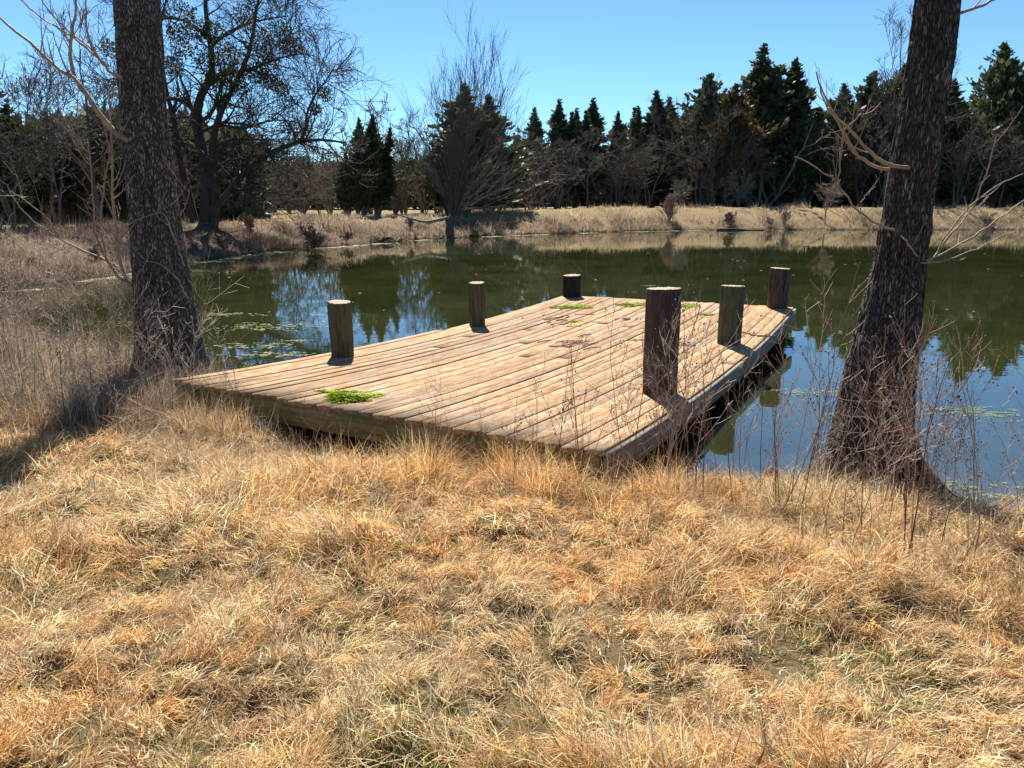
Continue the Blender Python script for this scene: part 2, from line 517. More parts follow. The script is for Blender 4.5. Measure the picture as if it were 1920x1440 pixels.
M['algae'] = leaf_mat("bright_green_algae", [(0.36, (0.08, 0.15, 0.006)), (0.5, (0.46, 0.58, 0.02)), (0.7, (0.70, 0.76, 0.05))], 0.45, 22)
M['scum'] = leaf_mat("pale_pond_scum", [(0.3, (0.20, 0.19, 0.08)), (0.5, (0.36, 0.35, 0.18)), (0.7, (0.52, 0.51, 0.33))], 0.1, 9)
M['olive'] = leaf_mat("olive_floating_algae", [(0.3, (0.13, 0.16, 0.03)), (0.5, (0.25, 0.28, 0.06)), (0.7, (0.48, 0.46, 0.14))], 0.1, 9)

# ------------------------------------------------------------------ terrain
poly = np.array([(62, 3), (40, 3.2), (20, 3.2), (8, 4.0), (5, 4.45), (3.5, 4.6), (2.95, 4.62), (2.3, 4.85), (1.6, 5.12), (1.0, 5.25), (0.4, 5.35), (-0.4, 5.4), (-1.3, 5.7),
                 (-2.2, 6.6), (-2.9, 7.9), (-3.5, 8.7), (-5, 9.7), (-7.5, 11.6), (-10, 14.3), (-12.2, 16.3), (-11.5, 17.4), (-10.8, 20.6), (-10.4, 24.8),
                 (-9.8, 28.6), (-8.7, 31.8), (-6.4, 35.9), (-3.0, 41.0), (1.2, 44.7), (6, 48), (11.7, 50.4), (22, 51.3), (33, 51.4), (48, 50), (60, 43), (67, 25)], float)
def catmull(p, n):
    q = []
    N = len(p)
    for i in range(N):
        a, b_, c_, d_ = p[(i - 1) % N], p[i], p[(i + 1) % N], p[(i + 2) % N]
        for k in range(n):
            t = k / n
            q.append(0.5 * ((2 * b_) + (-a + c_) * t + (2 * a - 5 * b_ + 4 * c_ - d_) * t * t + (-a + 3 * b_ - 3 * c_ + d_) * t ** 3))
    return np.array(q)
shore = catmull(poly, 6)
_sn = shore.copy()
_dist = np.hypot(shore[:, 0], shore[:, 1])
_amp = np.clip(_dist * 0.012, 0.03, 0.5)
shore[:, 0] += (n2(_sn[:, 0], _sn[:, 1], 0.8, 5) - 0.5) * 2 * _amp
shore[:, 1] += (n2(_sn[:, 0], _sn[:, 1], 0.8, 9) - 0.5) * 2 * _amp

def sdist(x, y):
    """distance to the shoreline, positive on land"""
    shp = x.shape
    x = x.ravel(); y = y.ravel()
    best = np.full(len(x), 1e9)
    inside = np.zeros(len(x), bool)
    for i in range(len(shore)):
        ax, ay = shore[i]
        bx, by = shore[(i + 1) % len(shore)]
        dx, dy = bx - ax, by - ay
        t = np.clip(((x - ax) * dx + (y - ay) * dy) / (dx * dx + dy * dy), 0, 1)
        best = np.minimum(best, (x - ax - t * dx) ** 2 + (y - ay - t * dy) ** 2)
        if ay != by:
            cr = ((ay > y) != (by > y)) & (x < (bx - ax) * (y - ay) / (by - ay) + ax)
            inside ^= cr
    d = np.sqrt(best)
    return np.where(inside, -d, d).reshape(shp)

def zground(x, y, d=None):
    x = np.asarray(x, float); y = np.asarray(y, float)
    if d is None:
        d = sdist(x, y)
    far = sstep(12.5, 17.5, y - 0.0 * x)
    crest = 0.98 + 0.34 * sstep(-8, 8, x)
    dn = np.maximum(d, 0)
    near = 0.03 + 0.47 * (1 - np.exp(-dn / 1.9)) + 0.05 * sstep(0, 0.25, dn)
    rough = (n2(x, y, 0.75, 21, 3) - 0.5) * 0.6 * sstep(0.3, 2.0, dn) * (1 - sstep(5.0, 7.0, dn))
    farz = 0.12 * sstep(0, 0.25, dn) + (crest - 0.12) * sstep(0.0, 4.6, dn + 0.25 * np.sin(x * 0.9)) + rough
    farz = farz + sstep(5.5, 14.0, dn) * -0.12
    land = near * (1 - far) + farz * far
    land = land - 0.17 * np.exp(-((x + 1.25) / 0.75) ** 2 - ((y - 5.55) / 0.32) ** 2)
    mound = (n2(x, y, 2.3, 3, 2) - 0.5) * 0.27 + (n2(x, y, 6.0, 4, 1) - 0.5) * 0.08
    mound = mound * sstep(0.0, 0.8, dn) * (1 - 0.5 * far)
    land = land + mound
    bed = -0.6 * (1 - np.exp(np.minimum(d, 0) / 1.6)) - 0.02
    return np.where(d > 0, land, bed)

na, nr = 340, 180
th = np.linspace(0, 2 * np.pi, na, endpoint=False)
# more columns inside the view
th = np.pi / 2 + np.sign(th - np.pi) * np.pi * (np.abs(th - np.pi) / np.pi) ** 1.45
rr_ = 0.6 * (420 / 0.6) ** (np.linspace(0, 1, nr))
TH, RR = np.meshgrid(th, rr_)
gx, gy = RR * np.cos(TH), RR * np.sin(TH)
gz = zground(gx, gy)
V = np.stack([gx, gy, gz], -1).reshape(-1, 3)
V = np.vstack([V, [[0, 0, float(zground(np.array([0.]), np.array([0.]))[0])]]])
ii = np.arange(nr - 1)[:, None] * na; jj = np.arange(na)[None]; j2 = (jj + 1) % na
quads = np.stack([ii + jj, ii + na + jj, ii + na + j2, ii + j2], -1).reshape(-1, 4)[:, ::-1]
ctr = len(V) - 1
tr_ = np.stack([np.full(na, ctr), np.arange(na), (np.arange(na) + 1) % na], -1)
gd = sdist(V[:, 0], V[:, 1])
brown = sstep(6.2, 3.0, gd + (n2(V[:, 0], V[:, 1], .6, 8) - .5) * 3) * sstep(14, 18, V[:, 1]) * sstep(2, -6, V[:, 0]) * (gd > 0)
brown = np.maximum(brown, 0.55 * sstep(2.2, .6, gd) * (V[:, 1] > 14))
gcol = np.stack([brown, brown * 0, brown * 0], -1)
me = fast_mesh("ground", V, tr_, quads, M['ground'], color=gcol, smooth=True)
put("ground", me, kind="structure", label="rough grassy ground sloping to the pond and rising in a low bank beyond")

# water sheet
wx = np.linspace(-18, 72, 46); wy = np.linspace(2.5, 56, 30)
WX, WY = np.meshgrid(wx, wy)
V = np.stack([WX, WY, np.zeros_like(WX)], -1).reshape(-1, 3)
ii = np.arange(29)[:, None] * 46; jj = np.arange(45)[None]
quads = np.stack([ii + jj, ii + jj + 1, ii + 46 + jj + 1, ii + 46 + jj], -1).reshape(-1, 4)
# the sheet is slightly larger than the pond; the land around stands above it
put("water", fast_mesh("water", V, None, quads, M['water']), kind="structure", label="calm green pond reflecting trees and blue sky")

# ------------------------------------------------------------------ dock
ZD = 0.47
cA, cB, cC, cD = [G(u, v, ZD)[:2] for u, v in ((320, 712), (1052, 553), (1488, 576), (1130, 848))]
SAG = 0.125
def deck(s, t, dz=0.0):
    s = np.asarray(s, float); t = np.asarray(t, float)
    xy = ((1 - s)[..., None] * (1 - t)[..., None] * cA + (s * (1 - t))[..., None] * cD + ((1 - s) * t)[..., None] * cB + (s * t)[..., None] * cC)
    z = ZD - SAG * 4 * t * (1 - t) * (0.85 + 0.3 * s) + dz
    return np.concatenate([xy, np.broadcast_to(z, s.shape)[..., None]], -1)
def deck_at(u, v):
    """deck surface point seen at a photo pixel"""
    z = ZD - SAG * 0.8
    for _ in range(12):
        p = G(u, v, z)
        s, t = 0.5, 0.5
        for _ in range(10):
            q = deck(np.array(s), np.array(t))
            e = p[:2] - q[:2]
            ds = (deck(np.array(s + 1e-3), np.array(t))[:2] - q[:2]) / 1e-3
            dt = (deck(np.array(s), np.array(t + 1e-3))[:2] - q[:2]) / 1e-3
            sol = np.linalg.solve(np.stack([ds, dt], 1), e)
            s += sol[0]; t += sol[1]
        z = float(deck(np.array(s), np.array(t))[2])
    return p, s, t

rng = np.random.default_rng(11)
base = deck(np.array(0.5), np.array(0.5)); base[2] = 0.0
dock = put("dock", None, loc=tuple(base), label="weathered orange-brown wooden dock with six round posts reaching out over the pond", cat="dock")

def board(s0, s1, t0, t1, thick, dz=0.0, top_wear=0.0, n=12, tilt=0.0, bow=0.0, name="plank", mat=None, ragged=0.0):
    t = np.linspace(t0, t1, n)
    tt0 = t.copy(); tt1 = t.copy()
    tt0[0] += rng.uniform(-1, 1) * ragged; tt1[0] += rng.uniform(-1, 1) * ragged
    tt0[-1] += rng.uniform(-1, 1) * ragged; tt1[-1] += rng.uniform(-1, 1) * ragged
    bw = bow * np.sin(np.linspace(0, np.pi, n))
    L = deck(np.full(n, s0), tt0, dz - tilt + bw)
    R_ = deck(np.full(n, s1), tt1, dz + tilt + bw)
    ax = unit(R_ - L)
    ch = 0.0022
    w = np.linalg.norm(R_ - L, axis=1)
    prof = [(ch, 0), (None, 0), ('r', -ch), ('r', -thick), (0, -thick), (0, -ch)]
    ring = []
    up = np.array([0, 0, 1.0])
    cup = -0.0006
    ring.append(L + ax * ch + up * cup)
    ring.append((L + R_) / 2)
    ring.append(R_ - ax * ch + up * cup)
    ring.append(R_ - up * ch)
    ring.append(R_ - up * thick)
    ring.append(L - up * thick)
    ring.append(L - up * ch)
    K = len(ring)
    V = np.stack(ring, 1)              # n,K,3
    dist = np.concatenate([[0], np.cumsum(np.linalg.norm(np.diff(L, axis=0), axis=1))])
    acr = np.array([0, .5, 1, 1.05, 1.3, -.3, -.05])[None] * w[:, None]
    off = rng.uniform(0, 30)
    g = np.stack([np.broadcast_to(dist[:, None] + off, (n, K)), acr + off, np.broadcast_to(np.array([0, 0, 0, .01, .05, .05, .01])[None], (n, K))], -1)
    i = np.arange(n - 1)[:, None] * K; j = np.arange(K)[None]; j2 = (j + 1) % K
    Q = np.stack([i + j, i + K + j, i + K + j2, i + j2], -1).reshape(-1, 4)[:, ::-1]
    T = []
    for k in range(1, K - 1):
        T.append((0, k, k + 1)); e = (n - 1) * K; T.append((e, e + k + 1, e + k))
    T = np.array(T)[:, ::-1]
    me = fast_mesh(name, V.reshape(-1, 3) - base, T, Q, mat or M['deck'], vec=g.reshape(-1, 3))
    return put(name, me, dock)

NR = 29
edges = np.linspace(0, 1, NR + 1)
for i in range(NR):
    w = edges[i + 1] - edges[i]
    gap = rng.uniform(0.035, 0.075) * w
    if rng.random() < 0.14: gap = 0.10 * w
    s0, s1 = edges[i] + gap / 2, edges[i + 1] - gap / 2
    e0 = rng.normal(0, 0.0016); e1 = 1 + rng.normal(0, 0.0016)
    if i == 0:       # edge board that stops short, the next one steps out
        board(s0, s1, e0, 0.53, 0.038, 0.006, tilt=0.004, ragged=0.0015)
        board(s0 + 0.012, s1, 0.534, e1, 0.038, -0.004, ragged=0.0015)
        continue
    r = rng.random()
    if i in (9, 10, 11, 13, 14, 17, 18) or r < 0.65:
        j = rng.choice([0.40, 0.5, 0.6, 0.72]) + rng.normal(0, 0.006)
        dz = rng.normal(0, 0.0025); 
        board(s0, s1, e0, j - 0.0009, 0.038, rng.normal(0, 0.0025), tilt=rng.normal(0, 0.0016), bow=rng.normal(0, .003), ragged=0.0012)
        if i in (25,):
            board(s0 + 0.3 * w, s1, j + 0.0009, e1, 0.038, 0.010, tilt=0.004, ragged=0.0012)
        else:
            board(s0, s1, j + 0.0009, e1, 0.038, rng.normal(0, 0.0025), tilt=rng.normal(0, 0.0016), bow=rng.normal(0, .003), ragged=0.0012)
    else:
        board(s0, s1, e0, e1, 0.038, rng.normal(0, 0.0025), tilt=rng.normal(0, 0.0016), ragged=0.0012)

# edge boards, joists and cross beams
def beam(pts, width, height, name, mat, parent=dock, base_=None, ztop=None):
    """square-section board along a polyline of top-centre points"""
    base_ = base if base_ is None else base_
    pts = np.asarray(pts, float)
    n = len(pts)
    T = np.gradient(pts, axis=0); T[:, 2] = 0; T = unit(T)
    A = np.cross(T, np.array([0, 0, 1.0]))
    up = np.array([0, 0, 1.0]); ch = 0.006
    a = width / 2
    off = [(-a + ch, 0), (a - ch, 0), (a, -ch), (a, -height + ch), (a - ch, -height), (-a + ch, -height), (-a, -height + ch), (-a, -ch)]
    K = len(off)
    V = np.stack([pts + A * o[0] + up * o[1] for o in off], 1)
    dist = np.concatenate([[0], np.cumsum(np.linalg.norm(np.diff(pts, axis=0), axis=1))])
    per = np.array([o[0] + o[1] for o in off])
    r = rng.uniform(0, 20)
    g = np.stack([np.broadcast_to(dist[:, None] + r, (n, K)), np.broadcast_to(per[None] + r, (n, K)), np.zeros((n, K))], -1)
    i = np.arange(n - 1)[:, None] * K; j = np.arange(K)[None]; j2 = (j + 1) % K
    Q = np.stack([i + j, i + K + j, i + K + j2, i + j2], -1).reshape(-1, 4)
    T2 = []
    for k in range(1, K - 1):
        T2.append((0, k, k + 1)); e = (n - 1) * K; T2.append((e, e + k + 1, e + k))
    me = fast_mesh(name, V.reshape(-1, 3) - base_, np.array(T2), Q, mat, vec=g.reshape(-1, 3))
    return put(name, me, parent)
tt = np.linspace(0.004, 0.996, 18)
right = deck(np.full(18, 1.0), tt, -0.012); right[:, 0] += 0.024
beam(right[:10], 0.04, 0.185, "edge_board", M['fascia'])["label"] = "grey weathered edge board along the near right side"
beam(right[9:] + np.array([0.002, 0, -0.002]), 0.04, 0.18, "edge_board", M['fascia'])["label"] = "grey weathered edge board along the far right side"
left = deck(np.full(18, 0.004), tt, -0.042)
beam(left, 0.04, 0.18, "edge_board", M['fascia'])
ss = np.linspace(0.006, 0.99, 8)
f0 = deck(ss, np.full(8, 0.008), -0.042)
beam(f0[:5], 0.045, 0.19, "end_board", M['joist'])
beam(f0[4:] + np.array([0.0, 0.002, -0.003]), 0.045, 0.19, "end_board", M['joist'])
f1 = deck(ss, np.full(8, 0.992), -0.042)
beam(f1, 0.045, 0.19, "end_board", M['joist'])
for t in (0.17, 0.34, 0.5, 0.66, 0.83):
    beam(deck(ss, np.full(8, t), -0.044), 0.045, 0.18, "joist", M['joist'])

# posts:  base px, top px, width px
def post(u, vb, vt, wpx, mat, label, leanx=0.0, seed=0, topmat=None):
    p, s, t = deck_at(u, vb)
    dd = p[1] * math.cos(PITCH) + (H - p[2]) * math.sin(PITCH)
    r = wpx * dd / F / 2
    c = p.copy(); c[1] += r * 0.95; c[0] += (u - 960) / F * r * 0.95
    top = P(u, vt, c[1])[2]
    z0 = -1.1
    nz, nt_ = 46, 72
    zz = np.linspace(z0, top, nz)
    th = np.linspace(0, 2 * np.pi, nt_, endpoint=False)
    TH, ZZ = np.meshgrid(th, zz)
    rad = r * (1 + 0.02 * np.sin(TH * 2 + seed))
    q = np.stack([np.cos(TH) * 5.5 + seed, np.sin(TH) * 5.5, ZZ * 1.1], -1)
    n1 = vnoise(q * np.array([2, 2, 1]), seed)
    cr = vnoise(np.stack([np.cos(TH) * 9 + seed * 3, np.sin(TH) * 9, ZZ * 0.8], -1), seed + 7)
    crack = np.clip(1 - np.abs(cr - 0.5) * 11, 0, 1)
    rad = rad + (n1 - 0.5) * 0.016 - crack * 0.02
    rad[-1] -= 0.004
    lx = leanx * (ZZ - z0)
    V = np.stack([c[0] + lx + rad * np.cos(TH), c[1] + rad * np.sin(TH), ZZ + (rng.uniform(-.5, .5, ZZ.shape) * 0.006 + 0.006 * np.cos(TH + seed)) * (ZZ > top - 0.01)], -1).reshape(-1, 3)
    g = np.stack([ZZ, TH * r, np.zeros_like(ZZ)], -1).reshape(-1, 3)
    i = np.arange(nz - 1)[:, None] * nt_; j = np.arange(nt_)[None]; j2 = (j + 1) % nt_
    Q = np.stack([i + j, i + j2, i + nt_ + j2, i + nt_ + j], -1).reshape(-1, 4)
    sub = c.copy(); sub[2] = 0
    me = fast_mesh("post", V - base, None, Q, mat, vec=g, smooth=True)
    o = put("post", me, dock); o["label"] = label
    # sawn end
    ring = V.reshape(nz, nt_, 3)[-1]
    cc = ring.mean(0); cc[2] = top + 0.001
    mids = [cc + (ring - cc) * k for k in (0.97, 0.66, 0.33)]
    for mi, mm in enumerate(mids): mm[:, 2] = top + 0.002 + (ring[:, 2] - top) * (0.97, .66, .33)[mi] + rng.normal(0, 0.0012, nt_)
    VV = np.vstack([ring, *mids, [cc]])
    Q = []
    for a in range(3):
        Q.append(np.stack([a * nt_ + j[0], a * nt_ + j2[0], (a + 1) * nt_ + j2[0], (a + 1) * nt_ + j[0]], -1))
    T = np.stack([3 * nt_ + j[0], 3 * nt_ + j2[0], np.full(nt_, 4 * nt_)], -1)
    g = (VV - cc) * np.array([1, 1, 0]) 
    me = fast_mesh("sawn_end", VV - base, T, np.concatenate(Q), topmat or M['post_top'], vec=g)
    put("sawn_end", me, o)
    return c, r, s, t
posts = [
    post(1238, 744, 541, 63, M['post'], "tallest dark brown post at the near right edge", -0.004, 1),
    post(1365, 648, 536, 42, M['post_moss'], "reddish brown post with a green side, middle of the right edge", 0.006, 2),
    post(1455, 580, 503, 36, M['post'], "brown post on the far right corner", 0.006, 3),
    post(644, 671, 566, 44, M['post_moss'], "mossy grey post at the near left edge", -0.006, 4),
    post(895, 613, 530, 30, M['post_moss'], "slim grey brown post in the middle of the left edge", 0, 5),
    post(1072, 558, 516, 34, M['post_dark'], "short black post on the far left corner", 0, 6),
]
for q in posts: print("post", [round(float(x), 2) for x in q[0]], round(q[1], 3), round(q[2], 2), round(q[3], 2))

# ------------------------------------------------------------------ algae heaps on the dock
def strands(name, centre, rx, ry, n, length, width, hgt, mat, seed, label, surf=None, cat="algae", group=None):
    r = np.random.default_rng(seed)
    a = r.uniform(0, 2 * np.pi, n); q = np.sqrt(r.uniform(0, 1, n)) * (0.75 + 0.25 * np.sin(a * 3 + seed) + 0.15 * np.sin(a * 7))
    x = centre[0] + np.cos(a) * rx * q; y = centre[1] + np.sin(a) * ry * q
    k = 6
    ang = r.uniform(0, 2 * np.pi, n)
    hz = hgt * np.clip(1 - q ** 2, 0, 1) * r.uniform(0, 1, n)
    pts = [np.stack([x, y, hz], -1)]
    for s in range(k - 1):
        ang = ang + r.normal(0, 0.7, n)
        L = r.uniform(*length, n) / (k - 1)
        p = pts[-1] + np.stack([np.cos(ang) * L, np.sin(ang) * L, r.normal(0, 0.15, n) * L], -1)
        p[:, 2] = np.clip(p[:, 2], 0.002, hgt)
        pts.append(p)
    Pn = np.stack(pts, 1)
    z0 = centre[2]
    if surf is not None:
        zs = surf(Pn[..., 0], Pn[..., 1])
        Pn[..., 2] += zs - z0
    Pn[..., 2] += 0.003
    V, Q = tubes(Pn - np.array([centre[0], centre[1], 0]), np.full((n, k), width) * r.uniform(0.6, 1.3, (n, 1)), 3)
    return put(name, fast_mesh(name, V, None, Q, mat), loc=tuple(centre), label=label, cat=cat, group=group)
def deck_z_fast(x, y):
    # inverse of the bilinear map by few newton steps, vectorised
    s = np.full(x.shape, 0.5); t = np.full(x.shape, 0.5)
    for _ in range(6):
        q = deck(s, t); ex = x - q[..., 0]; ey = y - q[..., 1]
        qs = (deck(s + 1e-3, t) - q) / 1e-3; qt = (deck(s, t + 1e-3) - q) / 1e-3
        det = qs[..., 0] * qt[..., 1] - qt[..., 0] * qs[..., 1]
        s = s + (ex * qt[..., 1] - qt[..., 0] * ey) / det; t = t + (qs[..., 0] * ey - ex * qs[..., 1]) / det
    return deck(s, t)[..., 2]
def zd0(u, v):
    return deck_at(u, v)[0]
strands("algae_clump", zd0(650, 749), 0.17, 0.12, 620, (0.05, 0.13), 0.0035, 0.07, M['algae'], 1, "bright green heap of stringy algae at the near edge of the dock", deck_z_fast)
strands("algae_clump", zd0(690, 742), 0.13, 0.07, 130, (0.06, 0.14), 0.003, 0.012, M['algae'], 2, "thin yellow-green strands trailing right from the big algae heap", deck_z_fast)
strands("algae_clump", zd0(612, 734), 0.10, 0.03, 50, (0.04, 0.09), 0.003, 0.01, M['algae'], 3, "few green strands just behind the big algae heap", deck_z_fast)
strands("algae_clump", zd0(1075, 576), 0.30, 0.12, 200, (0.08, 0.2), 0.005, 0.02, M['algae'], 4, "flat green algae patch in front of the short black post", deck_z_fast)
strands("algae_clump", zd0(1188, 572), 0.26, 0.09, 160, (0.08, 0.2), 0.005, 0.02, M['algae'], 5, "flat green algae patch at the far edge, middle of the dock", deck_z_fast)
strands("algae_clump", zd0(1285, 574), 0.24, 0.08, 110, (0.08, 0.2), 0.004, 0.012, M['algae'], 6, "pale green algae smear at the far edge behind the tallest post", deck_z_fast)
strands("algae_clump", zd0(1325, 590), 0.14, 0.04, 50, (0.06, 0.12), 0.004, 0.012, M['algae'], 7, "small green algae streak left of the reddish middle post", deck_z_fast)
strands("algae_clump", zd0(1080, 604), 0.08, 0.035, 40, (0.05, 0.1), 0.004, 0.012, M['algae'], 8, "tiny green algae scrap in the middle of the far deck", deck_z_fast)
def debris(name, u, v, n, rx, ry, ln, rad, seed, label):
    c = zd0(u, v); r = np.random.default_rng(seed)
    x = r.normal(0, rx, n); y = r.normal(0, ry, n); a = r.normal(0.95, 0.5, n); L = r.uniform(*ln, n)
    p0 = np.stack([x, y, r.uniform(0, 0.01, n)], -1)
    d = np.stack([np.cos(a), np.sin(a), r.normal(0, 0.04, n)], -1) * L[:, None]
    Pn = np.stack([p0, p0 + d * 0.5 + r.normal(0, 0.01, (n, 3)), p0 + d], 1)
    Pn[..., 2] = np.clip(Pn[..., 2], 0.002, 0.03)
    Pn[..., 2] += deck_z_fast(Pn[..., 0] + c[0], Pn[..., 1] + c[1]) - c[2] + 0.002
    V, Q = tubes(Pn, np.full((n, 3), rad), 4)
    put(name, fast_mesh(name, V, None, Q, M['knee']), loc=tuple(c), label=label, cat="debris")
debris("twig_litter", 1075, 645, 26, 0.16, 0.22, (0.08, 0.3), 0.006, 1, "dark strip of rotten splinters and twigs on the middle of the deck")
debris("twig_litter", 1040, 603, 22, 0.18, 0.26, (0.08, 0.3), 0.006, 2, "dark streak of splinters on the far left of the deck")
debris("twig_litter", 1175, 600, 10, 0.06, 0.05, (0.04, 0.12), 0.007, 3, "small dark clot of leaves left of the tallest post top")
debris("twig_litter", 1412, 630, 6, 0.02, 0.04, (0.15, 0.3), 0.008, 4, "dark splintered sliver beside the reddish middle post")

# ------------------------------------------------------------------ foreground trunks
def trunk(rows, Y, zbase, ztop, lean_ext, mat, seed, lobes, amp=0.014, bumps=(), name="trunk"):
    """rows: (v, u_left, u_right)"""
    zs, cx, rd = [], [], []
    for v, a, b_ in rows:
        pl, pr = P(a, v, Y), P(b_, v, Y)
        zs.append(pl[2]); cx.append((pl[0] + pr[0]) / 2); rd.append((pr[0] - pl[0]) / 2)
    o = np.argsort(zs); zs = np.array(zs)[o]; cx = np.array(cx)[o]; rd = np.array(rd)[o]
    zv = zs[-1]
    nz, nt_ = 350, 150
    zz = np.concatenate([np.linspace(zbase, zv + 0.1, 320), np.linspace(zv + 0.12, ztop, 30)])
    slope = (cx[-1] - cx[-3]) / (zs[-1] - zs[-3])
    c = np.interp(zz, zs, cx) + np.maximum(zz - zv, 0) * slope * lean_ext
    r = np.interp(zz, zs, rd) * (1 - 0.45 * np.clip((zz - zv) / (ztop - zv + 1e-6), 0, 1))
    # smooth
    ker = np.ones(15) / 15
    c[:320] = np.convolve(np.pad(c[:320], 7, mode='edge'), ker, 'valid'); r[:320] = np.convolve(np.pad(r[:320], 7, mode='edge'), ker, 'valid')
    th = np.linspace(0, 2 * np.pi, nt_, endpoint=False)
    TH, ZZ = np.meshgrid(th, zz)
    Rm = np.repeat(r[:, None], nt_, 1); Cm = np.repeat(c[:, None], nt_, 1)
    hgt = ZZ - zbase
    base_r = Rm.copy()
    for (az, A, hs, pw) in lobes:
        Rm = Rm + A * np.exp(-(hgt / hs)) * np.clip(np.cos(TH - math.radians(az)), 0, 1) ** pw
    fl = np.sin(TH * 7 + 2.2 * np.sin(ZZ * 0.8)) * 0.5 + np.sin(TH * 4 + 1.0 + seed) * 0.5
    Rm = Rm + fl * 0.05 * np.exp(-hgt / 0.45) + fl * 0.006
    for (az, zb, A, sa, sz) in bumps:
        dth = (TH - math.radians(az) + np.pi) % (2 * np.pi) - np.pi
        Rm = Rm + A * np.exp(-(dth / sa) ** 2 - ((ZZ - zb) / sz) ** 2)
    bx, by = np.cos(TH) * 0.23, np.sin(TH) * 0.23
    wz = vnoise(np.stack([bx * 6, by * 6, ZZ * 2.5], -1), seed + 5) - 0.5
    q = np.stack([bx * 34 + wz * 2.2, by * 34 + wz * 2.2, ZZ * 4.2 + wz], -1)
    n_ = vnoise(q, seed); n3 = vnoise(q * np.array([2.1, 2.1, 1.8]), seed + 3)
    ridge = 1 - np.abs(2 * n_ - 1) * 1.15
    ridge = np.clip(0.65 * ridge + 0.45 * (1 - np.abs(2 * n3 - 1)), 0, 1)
    disp = (ridge - 0.6) * amp * 2.0
    Rm = Rm + disp
    V = np.stack([Cm + Rm * np.cos(TH), Y + Rm * np.sin(TH), ZZ], -1).reshape(-1, 3)
    g = np.stack([bx + wz * 0.04, by + wz * 0.04, ZZ], -1).reshape(-1, 3)
    i = np.arange(nz - 1)[:, None] * nt_; j = np.arange(nt_)[None]; j2 = (j + 1) % nt_
    Q = np.stack([i + j, i + j2, i + nt_ + j2, i + nt_ + j], -1).reshape(-1, 4)
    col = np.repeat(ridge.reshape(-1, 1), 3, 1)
    return V, Q, g, col, (lambda z: np.interp(z, zz, c)), (lambda z: np.interp(z, zz, r))

def px_branch(pts, Y, r0, r1, k=None, yspread=0.0):
    """polyline from photo pixels at distance Y (spreads in depth along its length)"""
    q = np.array([P(u, v, Y + yspread * i / max(1, len(pts) - 1)) for i, (u, v) in enumerate(pts)])
    # catmull resample
    n = len(q); out = []
    for i in range(n - 1):
        a = q[max(i - 1, 0)]; b_ = q[i]; c_ = q[i + 1]; d_ = q[min(i + 2, n - 1)]
        for s in range(4):
            t = s / 4
            out.append(0.5 * ((2 * b_) + (-a + c_) * t + (2 * a - 5 * b_ + 4 * c_ - d_) * t * t + (-a + 3 * b_ - 3 * c_ + d_) * t ** 3))
    out.append(q[-1]); out = np.array(out)
    return out, np.linspace(r0, r1, len(out))

def resample(pl, R, k):
    d = np.concatenate([[0], np.cumsum(np.linalg.norm(np.diff(pl, axis=0), axis=1))])
    t = np.linspace(0, d[-1], k)
    return np.stack([np.interp(t, d, pl[:, i]) for i in range(3)], -1), np.interp(t, d, R)

def branch_obj(root, b0, pts, Y, r0, r1, seed, ys=0.0, ntw=6, tw_len=(0.15, 0.5), name="branch", mat=None, trop=(0, 0, .18), sub=2, ang=(30, 60)):
    pl, R = px_branch(pts, Y, r0, r1, yspread=ys)
    pl, R = resample(pl, R, 16)
    pl = pl + np.random.default_rng(seed).normal(0, 0.004, pl.shape)
    r = np.random.default_rng(seed)
    L = [tubes(pl[None], R[None], 7)]
    if ntw:
        a, ra = grow(pl[None], R[None], r, ntw, (0.25, 1.0), ang, length=tw_len, k=6, jit=0.09, trop=trop, rr=0.5, rtip=0.35, rmin=0.0018)
        L.append(tubes(a, ra, 4))
        if sub:
            a2, ra2 = grow(a, ra, r, sub, (0.3, 0.9), (20, 50), lr=(0.35, 0.7), k=4, jit=0.1, trop=trop, rr=0.7, rtip=0.5, rmin=0.0014)
            L.append(tubes(a2, ra2, 3))
    V, Q = merge(L)
    return put(name, fast_mesh(name, V - b0, None, Q, mat or M['twig'], smooth=True), root)

def crown_above(root, b0, top, r0, seed, mat, n=7):
    """limbs above the picture's edge"""
    r = np.random.default_rng(seed)
    stem = np.stack([top + np.array([0.05 * i * (i % 2), 0.05 * i, 0.55 * i]) for i in range(6)])[None]
    R = np.linspace(r0, r0 * 0.25, 6)[None]
    a, ra = grow(stem, R, r, n, (0.0, 1.0), (35, 65), length=(1.2, 2.6), k=7, jit=0.1, trop=(0, 0, .12), rr=0.5, rmin=.006)
    b_, rb = grow(a, ra, r, 6, (0.25, 1), (25, 55), lr=(.3, .6), k=5, jit=.12, trop=(0, 0, .1), rr=.5, rmin=.003)
    c_, rc = grow(b_, rb, r, 4, (0.3, 1), (25, 50), lr=(.35, .6), k=4, jit=.12, rr=.6, rmin=.002)
    V, Q = merge([tubes(stem, R, 10), tubes(a, ra, 6), tubes(b_, rb, 4), tubes(c_, rc, 3)])
    put("upper_limbs", fast_mesh("upper_limbs", V - b0, None, Q, mat, smooth=True), root)

